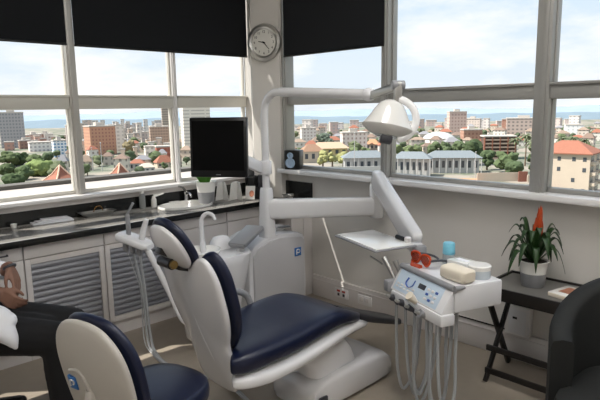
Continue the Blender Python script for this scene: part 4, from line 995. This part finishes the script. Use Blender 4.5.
block(28, 62, 151, 470, '#dedad4', '#a9a7a6', 'long low white building above the green trees', name='low_building', skew=8, deep=.4, crown=False)
block(50.5, 64, 141, 400, '#e6e8ea', '#6f93b2', 'white and blue glass office beside the left mullion', name='office_block', skew=14, sx=2.4, sz=2.2, fx=.62, fz=.55)
block(84, 114, 126.5, 420, '#bd9076', '#9c6f62', 'orange brown apartment tower in the left window', skew=20, sx=2.5, sz=2.6, fx=.45)
block(112, 122.5, 126, 450, '#e4ddd2', '#c8c0b6', 'slim cream tower right of the orange one', skew=10, sx=4)
block(149, 168, 127, 470, '#b49c8b', '#86766d', 'wide brown block left of the tall beige tower', skew=6, sx=2.2, sz=2.4, fx=.6)
block(162, 176, 107, 590, '#b3a596', '#8d847b', 'tall beige tower behind the thin white mullion', skew=5, sx=9, sz=2.5, fx=1., fz=.5)
block(181, 210, 104, 450, '#e2dacd', '#b8afa5', 'tall cream tower behind the monitor', skew=10, sx=12, sz=2.6, fx=.9, fz=.3)
block(154, 169, 147, 360, '#ab6a57', '#8f5146', 'red brown low block above the red roofed house', name='low_building', skew=8, crown=False)
block(143, 156, 147, 380, '#e5dfd6', '#b4aca5', 'white low block left of the red brown block', name='low_building', skew=8, crown=False)
house(152, 171, 155, 162, 315, M['cwall'], M['terra'], 'red roofed house below the red brown block', skew=20)
house(127, 143, 159, 163, 300, M['wwall'], M['terra'], 'white house with red roof right of the pyramid roof pavilion', skew=-15)
house(136, 152, 163, 167, 280, M['wwall'], mat('pale_roof', '#c9b8a8', .9), 'white house with pale roof left of the red roofed house', skew=10)
house(209, 246, 158, 163, 330, M['cwall'], M['terra'], 'terracotta roofed house hidden behind the monitor', skew=10)
def pavilion(x0, x1, yt, ye, D, label):
    t, w = base('pavilion', label, 'pavilion', x0, x1, D, None, 30); h = zat(x0, ye, D)-G; hr = zat(x0, yt, D)-G; w *= .8
    b = BM(); lo = [b.verts.new(v) for v in ((-w/2, -w/2, h), (w/2, -w/2, h), (w/2, w/2, h), (-w/2, w/2, h))]; mi = [b.verts.new((v.co.x*.45, v.co.y*.45, h+(hr-h)*.42)) for v in lo]; ap = b.verts.new((0, 0, hr))
    b.faces.new(list(reversed(lo)))
    for k in range(4): b.faces.new((lo[k], lo[(k+1) % 4], mi[(k+1) % 4], mi[k])); b.faces.new((mi[k], mi[(k+1) % 4], ap))
    obj('roof', b, M['terra'], t, world=False, smooth=False)
    for sx_, sy_ in ((1, 1), (1, -1), (-1, 1), (-1, -1)):
        b = BM(); add_tube(b, [(sx_*w*.5, sy_*w*.5, h), (sx_*w*.225, sy_*w*.225, h+(hr-h)*.44), (0, 0, hr+.2)], .35, 6); obj('hip_ridge', b, mat('pale_ridge', '#d9b49b', .8), t, world=False)
        b = BM(); add_tube(b, [(sx_*w*.42, sy_*w*.42, 0), (sx_*w*.42, sy_*w*.42, h)], .3, 8); obj('post', b, M['cwall'], t, world=False)
pavilion(40, 72, 166, 181, 238, 'terracotta pyramid roof pavilion at the foot of the left trees')
pavilion(102, 132, 164, 179, 245, 'terracotta pyramid roof pavilion below the orange brown tower')
# far blocks, haze painted in as pale wall and window colours
random.seed(5)
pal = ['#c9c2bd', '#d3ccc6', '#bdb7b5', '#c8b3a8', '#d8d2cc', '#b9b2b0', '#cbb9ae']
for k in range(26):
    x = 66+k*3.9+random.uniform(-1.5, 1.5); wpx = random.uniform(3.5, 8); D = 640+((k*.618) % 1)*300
    block(x, x+wpx, random.uniform(119, 131), D, random.choice(pal), '#a6a3a3', 'pale high rise in haze colours far off in the left city view', group='far high rises left of the pillar', skew=random.uniform(-15, 15), crown=False, sx=5, sz=4)
for k in range(18):
    x = (66, 76, 118, 124, 128, 133, 138, 143, 148, 121, 126, 131, 136, 141, 146, 70, 80, 116)[k]+random.uniform(-1, 1)
    block(x, x+random.uniform(3.5, 7), random.uniform(121, 137), 500+((k*.618) % 1)*180, random.choice(['#cfc3b6', '#c2b5aa', '#d6ccc2', '#b5a9a2', '#c9b3a2']), '#94908d', 'beige high rise in the dense towers left of the brown block', group='dense towers in the left city view', skew=random.uniform(-15, 15), crown=False, sx=3.5, sz=3.2)
for k in range(12):
    x = 4+k*5+random.uniform(-1.5, 1.5)
    block(x, x+random.uniform(4, 9), random.uniform(138, 147), 480+((k*.618) % 1)*160, random.choice(['#b98f80', '#c7a394', '#d5cdc6', '#bfa79c']), '#947f78', 'small pinkish block in the crowd at the far left', group='crowded blocks at the far left', skew=random.uniform(-15, 15), crown=False, sx=4, sz=3.4)
for k in range(16):
    x = 118+k*2.9+random.uniform(-1, 1)
    block(x, x+random.uniform(3, 7), random.uniform(138, 153), 365+((k*.618) % 1)*200, random.choice(['#e0d8cd', '#d8c3b0', '#c9b4a2', '#e6e0d8']), '#a79d94', 'small cream block among the crowd below the far towers', group='cream blocks in the left city view', skew=random.uniform(-18, 18), crown=False, sx=4, sz=3.4)
for k in range(34):
    x = 287+k*8.6+random.uniform(-3, 3); hy = 108.7-.0159*(x-300)
    block(x, x+random.uniform(5, 12), hy+random.uniform(11, 18), 620+((k*.618) % 1)*330, random.choice(['#d2bfb8', '#d8d0ca', '#c9b2aa', '#dcd6d0', '#c2bcba']), '#aca5a3', 'small building in haze colours far off in the right windows', group='far buildings in the right windows', skew=random.uniform(-18, 18), crown=False, sx=5, sz=3.6)  # pale colours carry the haze of distance

# the low city between: roofs and trees row behind row
def near_house(x, k, D, wpx, tops, label, group):
    rnd = random.Random(k*31+int(x)); D = free(x, x+wpx, D)
    if D is None: return
    t, w = base('house', label, 'house', x, x+wpx, D, group, rnd.uniform(-25, 25)); h = rnd.uniform(4, 8); d = w*rnd.uniform(.55, .8); hr = h+rnd.uniform(2, 3.5); o = .5
    b = BM(); box2(b, (-w/2, -d/2, 0), (w/2, d/2, h)); obj('walls', b, fm(rnd.choice(['#cfc6b8', '#d5cfc6', '#c4b6a6', '#c9bdb2']), '#8b837c', 3.4, 3.2, .4, .45), t, world=False)
    b = BM(); lo = [b.verts.new(v) for v in ((-w/2-o, -d/2-o, h), (w/2+o, -d/2-o, h), (w/2+o, d/2+o, h), (-w/2-o, d/2+o, h))]; r = max(.1, (w-d)/2); up = [b.verts.new((-r, 0, hr)), b.verts.new((r, 0, hr))]
    b.faces.new(list(reversed(lo))); b.faces.new((lo[0], lo[1], up[1], up[0])); b.faces.new((lo[2], lo[3], up[0], up[1])); b.faces.new((lo[1], lo[2], up[1])); b.faces.new((lo[3], lo[0], up[0]))
    obj('roof', b, M[rnd.choice(tops)], t, world=False, smooth=False)
M['palegrey'] = mat('pale_grey_roof', '#88878a', .9); M['tanroof'] = mat('tan_roof_tiles', '#8e7c6d', .9, var=.1, scale=.5)
tops = ['terra', 'palegrey', 'tanroof', 'brownroof', 'tanroof']; M['brownroof'] = mat('brown_roof_tiles', '#7d6a5e', .9, var=.1, scale=.5)
cols = ['#545f48', '#5b664a', '#4d5843', '#646b52']
def shrubtree(k, x, D, label, group):
    D = free(x-5, x+5, D)
    if D is None: return
    rnd = random.Random(k); p = bearing(x, D); p.z = G; OCC.append((p.copy(), 10/F_PX*D*.5)); h = rnd.uniform(5, 9.5); w = h*rnd.uniform(.9, 1.35)
    t = thing('tree', label, 'tree', p, 0, group); c = rnd.choice(cols)
    if c not in TM: TM[c] = mat('foliage_%s' % c.strip('#'), c, .9, var=.45, scale=.55, bump=.6, spec=.1)
    b = BM(); add_tube(b, [p, p+V((0, 0, h*.5))], .3, 6); obj('trunk', b, M['trunk'], t)
    b = BM()
    for q in range(5):
        a = rnd.uniform(0, 6.28); rr = w*.24*math.sqrt(rnd.random()); s = w*rnd.uniform(.22, .34); M4 = Matrix.Translation((p.x+rr*math.cos(a), p.y+rr*math.sin(a), G+min(h*rnd.uniform(.4, .8), h-s*.7))) @ Matrix.Diagonal((s, s, s*.8, 1))
        r = bmesh.ops.create_icosphere(b, subdivisions=2, radius=1, matrix=M4); cc = V(M4.translation)
        for v in r['verts']: v.co += (v.co-cc)*.45*noise.noise(v.co*.6)
    obj('crown', b, TM[c], t)
# right windows
block(300, 316, 128.5, 520, '#dfd6cf', '#b3a29a', 'whitish block above the brown roofed house by the pillar', skew=10)
house(299, 323, 144, 151, 330, M['cwall'], mat('brown_roof', '#94755f', .85, var=.15, scale=.7), 'brown roofed house right of the speaker', skew=18)
house(311, 347, 142, 148, 370, mat('yellow_render', '#c9b684', .9), mat('tan_roof', '#b79f86', .85), 'long tan roofed house behind the yellow green hedge', skew=8, deep=.35, nw=5)
block(340, 367, 133, 410, '#e3d4cb', '#b1998f', 'whitish pink building left of the dental lamp', skew=10, sx=3, fx=.4)
house(366, 380, 139, 144, 420, M['cwall'], mat('orange_roof', '#b38665', .85), 'orange roofed house behind the dental lamp', skew=-12)
house(378, 393, 140, 145, 400, M['wwall'], M['terra'], 'red roofed house behind the dark mullion', skew=12)
house(343, 386, 150.5, 157, 262, M['wwall'], M['slate'], 'white hall with grey blue hip roof below the lamp', name='hall', skew=8, deep=.4, nw=6, cols=7, cat='building')
house(394, 431, 151.5, 158, 258, M['wwall'], M['slate'], 'white hall with grey blue roof right of the dark mullion', name='hall', skew=-8, deep=.4, nw=6, cols=7, cat='building')
house(428, 479, 150.5, 157, 268, M['wwall'], M['slate'], 'longest white hall with pale blue roof above the orange earth', name='hall', skew=6, deep=.3, nw=8, cols=9, cat='building')
t, w = base('arena', 'flat domed white arena beyond the trees', 'building', 424, 454, 480, None, 0)
hh = zat(439, 138, 480)-G; b = BM(); add_lathe(b, [(w/2, 0), (w/2, hh)], (0, 0, 0), 32); obj('walls', b, fm('#d8d6d0', '#8f8f8d', 3, 4), t, world=False)
b = BM(); add_lathe(b, [(w/2*1.06, hh), (w/2*.85, hh+2.6), (w/2*.5, hh+4.6), (.1, hh+5.6)], (0, 0, 0), 32); obj('roof', b, mat('arena_roof', '#b8bab6', .7), t, world=False)
block(447, 466, 112, 620, '#c9b2a7', '#ac9088', 'tall pink block on the skyline left of the brown flats', skew=14, sx=3.4, sz=3.6)
block(465, 481, 119, 680, '#d9cabf', '#b1a49c', 'pale block right of the tall pink block', skew=-10)
block(461, 482, 130, 450, '#ac8673', '#8d6657', 'reddish brown block in front of the tall pink block', skew=16, sx=3)
def flats(x0, x1, yt, D, label, floors, wall, skew):
    t, w = base('apartment_block', label, 'building', x0, x1, D, None, skew); h = zat((x0+x1)/2, yt, D)-G; w *= .95; d = w*.5
    b = BM(); box2(b, (-w/2, -d/2, 0), (w/2, d/2, h)); obj('walls', b, wall, t, world=False)
    b = BM(); box2(b, (-w/2-.6, -d/2-1.6, h), (w/2+.6, d/2+.6, h+.8)); obj('roof', b, M['rooft'], t, world=False)
    for k in range(floors):
        z = h*(k+.05)/floors; b = BM(); box2(b, (-w/2, -d/2-1.5, z), (w/2, -d/2+.02, z+.9)); obj('balcony', b, mat('balcony_band', '#a39080', .9) if k == 0 else bpy.data.materials['balcony_band'], t, world=False)
    for k in range(5):
        x = -w/2+w*k/4; b = BM(); box2(b, (x-.3, -d/2-1.55, 0), (x+.3, -d/2+.02, h)); obj('pier', b, M['terra'], t, world=False)
flats(483, 514, 136.5, 335, 'dark brown flats with pale balcony bands left of the palms', 6, mat('dark_brown_wall', '#5f4c43', .9), 14)
block(507, 541, 118.5, 560, '#b5a49a', '#7d7672', 'broad grey brown block on the skyline behind the palms', skew=4, sx=4, sz=3.6, fx=.5, fz=.45, deep=.5)
block(502, 509, 119.5, 575, '#ac8676', '#a4786a', 'narrow reddish wing at the left end of the broad grey block', skew=4, crown=False, sx=9)
block(565, 583, 125, 560, '#eeeeec', '#c9cccd', 'bright white block above the terracotta roof', skew=10, crown=False, sx=4, fx=.3)
# walls and orange earth
b = BM(); p = [bearing(x, D) for x, D in ((396, 243), (482, 243), (486, 222), (398, 222))]; vs = []
for q in p: q.z = G
add_prism(b, [(q.x, q.y) for q in p], Matrix.Translation((0, 0, G)), .15); struct('bare_earth', b, mat('orange_earth', '#b08867', .95, var=.15, scale=.15))
def gwall(x0, x1, yt, D, m, label):
    a, c = bearing(x0, D), bearing(x1, D); h = zat(x0, yt, D)
    b = BM(); a.z = c.z = (G+h)/2; add_bar(b, a, c, .5, h-G); solo('garden_wall', b, m, label, 'wall')
gwall(479, 521, 173, 232, M['cwall'], 'cream boundary wall right of the orange earth')
gwall(530, 546, 175, 228, M['cwall'], 'cream boundary wall beside the terracotta roofed flats')
gwall(521, 530, 171.5, 230, mat('brick_wall', '#905f4f', .9), 'brick red wall piece between the cream walls')
gwall(292, 396, 167.5, 240, M['wwall'], 'long low white wall below the white hall')
# terracotta roofed flats, near
D = 196; p = bearing(571, D); p.z = G
t = thing('terracotta_flats', 'cream block of flats with terracotta hip roof in the right-hand window', 'building', p, math.atan2(-.72, .69)+math.radians(-38))
w, d, h = 17., 13.5, 15.2
b = BM(); box2(b, (-w/2, -d/2, 0), (w/2, d/2, h)); obj('walls', b, M['cwall'], t, world=False)
hr = 19.2; o = .9; r = (w-d)/2+1
b = BM(); lo = [b.verts.new(v) for v in ((-w/2-o, -d/2-o, h), (w/2+o, -d/2-o, h), (w/2+o, d/2+o, h), (-w/2-o, d/2+o, h))]; lo2 = [b.verts.new(v.co+V((0, 0, -.35))) for v in lo]; up = [b.verts.new((-r, 0, hr)), b.verts.new((r, 0, hr))]
b.faces.new(list(reversed(lo2)))
for k in range(4): b.faces.new((lo2[k], lo2[(k+1) % 4], lo[(k+1) % 4], lo[k]))
b.faces.new((lo[0], lo[1], up[1], up[0])); b.faces.new((lo[2], lo[3], up[0], up[1])); b.faces.new((lo[1], lo[2], up[1])); b.faces.new((lo[3], lo[0], up[0]))
obj('roof', b, M['terra'], t, world=False, smooth=False, label='terracotta tiled hip roof')
for k in range(4):
    z = 1.2+3.6*k
    for x, y, ax_ in ((w/2, -d*.28, 'y'), (w/2, d*.28, 'y')):
        b = BM(); box2(b, (x-.1, y-2.2, z-.6), (x+1.6, y+2.2, z+.45)); bb = obj('balcony', b, M['cwall'], t, world=False)
        b = BM(); box2(b, (x-.05, y-1.9, z+.45), (x+.06, y+1.9, z+2.3)); obj('opening', b, M['win'], bb, world=False)
    for x in (-w*.36, -w*.08, w*.2, w*.4):
        if (k+int(x*3)) % 3 == 0: continue
        b = BM(); box2(b, (x-.55, -d/2-.07, z+.5), (x+.55, -d/2+.05, z+1.9)); obj('window', b, M['win'], t, world=False)
b = BM(); box2(b, (-w/2-5, -d/2-2.2, 0), (w*.1, -d/2-1.8, 3.2)); obj('brick_screen', b, bpy.data.materials['brick_wall'], t, world=False, label='brick red screen wall')
# ---- trees and palms
TM = {}
def tree(x0, x1, yt, D, col, label, group=None, base_y=None, seed=None):
    p = bearing((x0+x1)/2, D); p.z = G; w = (x1-x0)/F_PX*D; OCC.append((p.copy(), w*.5)); h = zat((x0+x1)/2, yt, D)-G
    t = thing('tree', label, 'tree', p, 0, group)
    if col not in TM: TM[col] = mat('foliage_%s' % col.strip('#'), col, .9, var=.45, scale=.55, bump=.6, spec=.1)
    b = BM(); add_tube(b, [(p.x, p.y, G), (p.x+.2, p.y, G+h*.3), (p.x, p.y, G+h*.55)], [.5, .4, .3], 8); obj('trunk', b, M['trunk'], t)
    b = BM(); rnd = random.Random(seed if seed is not None else int(x0*13+yt*7))
    for k in range(9):
        a = rnd.uniform(0, 2*PI); rr = w*.26*math.sqrt(rnd.random()); z = G+h*rnd.uniform(.34, .8); s = w*rnd.uniform(.17, .3)
        z = min(z, G+h-s*.8)
        M4 = Matrix.Translation((p.x+rr*math.cos(a), p.y+rr*math.sin(a), z)) @ Matrix.Diagonal((s, s, s*.85, 1))
        r = bmesh.ops.create_icosphere(b, subdivisions=3, radius=1, matrix=M4)
        for v in r['verts']:
            v.co += (v.co-V(M4.translation))*.42*noise.noise(v.co*.55)+(v.co-V(M4.translation))*.2*noise.noise(v.co*1.5)
    obj('crown', b, TM[col], t); return t
M['trunk'] = mat('trunk_bark', '#6b5a4a', .9)
gl = 'trees at the far left'
for x0, x1, yt, D, c in ((-6, 16, 152, 330, '#515c3f'), (6, 26, 153, 340, '#49563b'), (20, 40, 155, 330, '#596445'), (-8, 14, 164, 270, '#475238'), (10, 30, 166, 265, '#4f5c3f'), (38, 52, 153, 360, '#4b5741'), (-6, 20, 174, 235, '#435036')):
    tree(x0, x1, yt, D, c, 'dark green bushy tree in the park at the far left', gl)
tree(22, 52, 160, 280, '#748352', 'bright yellow green round tree in the park at the far left')
for x0, x1 in ((76, 86), (84, 96), (95, 106), (105, 117)): tree(x0, x1, 157, 370, '#5d664c', 'small dark tree at the foot of the orange brown tower', 'trees under the orange tower')
tree(121, 138, 140, 400, '#7c7258', 'brownish tree among the cream blocks left of the brown block')
tree(158, 166, 161, 300, '#576246', 'small tree beside the red roofed house')
tree(317, 337, 133.5, 430, '#566054', 'dark round tree above the tan roofed house')
for x0, x1 in ((316, 329), (326, 338), (336, 350)): tree(x0, x1, 149, 300, '#919163', 'yellow green shrub of the hedge before the tan roofed house', 'yellow green hedge')
for x0, x1, yt in ((349, 363, 147), (360, 372, 145), (392, 405, 142), (402, 416, 143), (412, 424, 141)): tree(x0, x1, yt, 330, '#657050', 'green tree behind the white halls by the dark mullion', 'trees behind the halls')
for x0, x1, yt in ((426, 442, 140), (438, 454, 138), (450, 466, 141)): tree(x0, x1, yt, 345, '#566247', 'green tree between the arena and the longest white hall', 'trees below the arena')
tree(461, 489, 139, 300, '#434f37', 'big dark green tree left of the brown flats')
tree(480, 497, 150, 275, '#4c593f', 'dark green tree at the foot of the brown flats')
tree(496, 520, 149, 262, '#556245', 'green tree in front of the brown flats')
tree(508, 528, 158, 240, '#4b583f', 'low dark tree above the cream boundary wall')
tree(526, 545, 152, 248, '#404c33', 'dark tree left of the right mullion')

for k in range(44):
    x = 56+k*4.4+random.uniform(-1.5, 1.5)
    near_house(x, k, 275+((k*.618) % 1)*330, random.uniform(7, 13)*(1.25-((k*.618) % 1)*.55), tops, 'small pale roofed house among the houses below the left towers', 'houses in the left city view')
for k in range(78):
    x = 284+k*4.1+random.uniform(-1.5, 1.5); u = (k*.618) % 1
    near_house(x, k+100, 350+u*380, random.uniform(8, 14)*(1.15-u*.55), tops, 'small house among the roofs behind the white halls', 'houses in the right windows')

for k in range(46): shrubtree(k, 50+k*4.2, 262+((k*.381) % 1)*330, 'small tree between the houses of the left city view', 'trees between the left houses')
for k in range(74): shrubtree(k+200, 286+k*4.3, 335+((k*.381) % 1)*330, 'small tree between the roofs behind the white halls', 'trees between the right houses')
def palm(x, yt, D, label, group='palms by the right mullion', n=22, sc=1.):
    p = bearing(x, D); p.z = G; h = zat(x, yt, D)-G-1.4*sc
    t = thing('palm_tree', label, 'palm', p, 0, group); b = BM(); add_tube(b, [(p.x, p.y, G), (p.x+.3, p.y, G+h*.5), (p.x, p.y, G+h)], [.45, .33, .3], 8); obj('trunk', b, M['trunk'], t)
    b = BM(); rnd = random.Random(int(x))
    for k in range(n):
        a = 2.399*k; L = 4.2*sc*rnd.uniform(.8, 1.15); e = rnd.uniform(-.2, 1.1); d = V((math.cos(a), math.sin(a), 0)); s = V((-d.y, d.x, 0)); rows = []
        for i in range(8):
            u = i/7; q = V((p.x, p.y, G+h))+d*L*u*math.cos(e*.6)+V((0, 0, L*(u*math.sin(e)-u*u*.75))); ww = .55*sc*(1-abs(u-.45)*1.6)+.05
            rows.append([q-s*ww-V((0, 0, .35*ww)), q, q+s*ww-V((0, 0, .35*ww))])
        vs = [[b.verts.new(v) for v in r] for r in rows]
        for r0, r1 in zip(vs, vs[1:]):
            for j in range(2): b.faces.new((r0[j], r0[j+1], r1[j+1], r1[j]))
    o = obj('fronds', b, M['palmg'], t, angle=80); sd_ = o.modifiers.new('thickness', 'SOLIDIFY'); sd_.thickness = .06
M['palmg'] = mat('palm_frond', '#677052', .8, var=.3, scale=.5)
palm(517, 137, 300, 'left palm of the three by the right mullion'); palm(527, 133, 290, 'middle palm of the three by the right mullion'); palm(534, 138, 280, 'right palm of the three by the right mullion')
palm(563, 136, 300, 'leftmost palm behind the terracotta roof', 'palms behind the terracotta roof'); palm(574, 135, 318, 'middle palm behind the terracotta roof', 'palms behind the terracotta roof'); palm(586, 138, 300, 'rightmost palm behind the terracotta roof', 'palms behind the terracotta roof')
# poles
def pole(x, yt, D, label, r=.18):
    p = bearing(x, D); p.z = G; h = zat(x, yt, D)-G; b = BM(); add_tube(b, [p, p+V((0, 0, h))], [r, r*.6], 8); add_ball(b, p+V((0, 0, h)), r*1.6, 8); solo('flagpole', b, M['wwall'], label, 'pole')
pole(354.5, 133, 250, 'white flagpole in front of the white hall'); pole(99, 143, 300, 'white pole in front of the orange tower, taller of the two', .25); pole(89.5, 148, 300, 'white pole in front of the orange tower, shorter of the two', .2); pole(477, 152, 240, 'white pole at the right end of the longest hall', .16)

# ================================================================== SKY, SUN
W = bpy.data.worlds.new('sky'); S.world = W; W.use_nodes = True; nt = W.node_tree; nt.nodes.clear()
o = nt.nodes.new('ShaderNodeOutputWorld'); bg = nt.nodes.new('ShaderNodeBackground'); tc = nt.nodes.new('ShaderNodeTexCoord'); sp = nt.nodes.new('ShaderNodeSeparateXYZ')
nt.links.new(tc.outputs['Generated'], sp.inputs[0])
cr = nt.nodes.new('ShaderNodeValToRGB'); el = cr.color_ramp.elements
el[0].position = 0.; el[0].color = (.80, .88, .95, 1); el[1].position = 1.; el[1].color = (.22, .42, .78, 1)
q = el.new(.07); q.color = (.78, .88, .97, 1); q = el.new(.28); q.color = (.58, .77, .95, 1)
nt.links.new(sp.outputs[2], cr.inputs[0])
mp = nt.nodes.new('ShaderNodeMapping'); mp.inputs['Scale'].default_value = (2.2, 2.2, 6.5); nt.links.new(tc.outputs['Generated'], mp.inputs[0])
nz = nt.nodes.new('ShaderNodeTexNoise'); nz.inputs['Scale'].default_value = 1.7; nz.inputs['Detail'].default_value = 7; nz.inputs['Roughness'].default_value = .55; nt.links.new(mp.outputs[0], nz.inputs['Vector'])
c2 = nt.nodes.new('ShaderNodeValToRGB'); c2.color_ramp.elements[0].position = .45; c2.color_ramp.elements[1].position = .66; nt.links.new(nz.outputs['Fac'], c2.inputs[0])
mx = nt.nodes.new('ShaderNodeMix'); mx.data_type = 'RGBA'; mx.inputs[7].default_value = (1.06, 1.05, 1.03, 1); nt.links.new(c2.outputs[0], mx.inputs[0]); nt.links.new(cr.outputs[0], mx.inputs[6])
nt.links.new(mx.outputs[2], bg.inputs[0]); bg.inputs[1].default_value = SKY; nt.links.new(bg.outputs[0], o.inputs[0])
sl_ = bpy.data.lights.new('sun', 'SUN'); sl_.energy = SUN; sl_.angle = .006; sl_.color = (1., .95, .87)
so_ = bpy.data.objects.new('sun', sl_); COL.objects.link(so_)
so_.rotation_euler = V((1.2, -1, -2.2)).to_track_quat('-Z', 'Y').to_euler(); so_.location = (-20, 20, 40)
S.view_settings.view_transform = 'Standard'; S.view_settings.look = 'None'; S.view_settings.gamma = 1; S.view_settings.exposure = EXPO; S.view_settings.use_curve_mapping = False
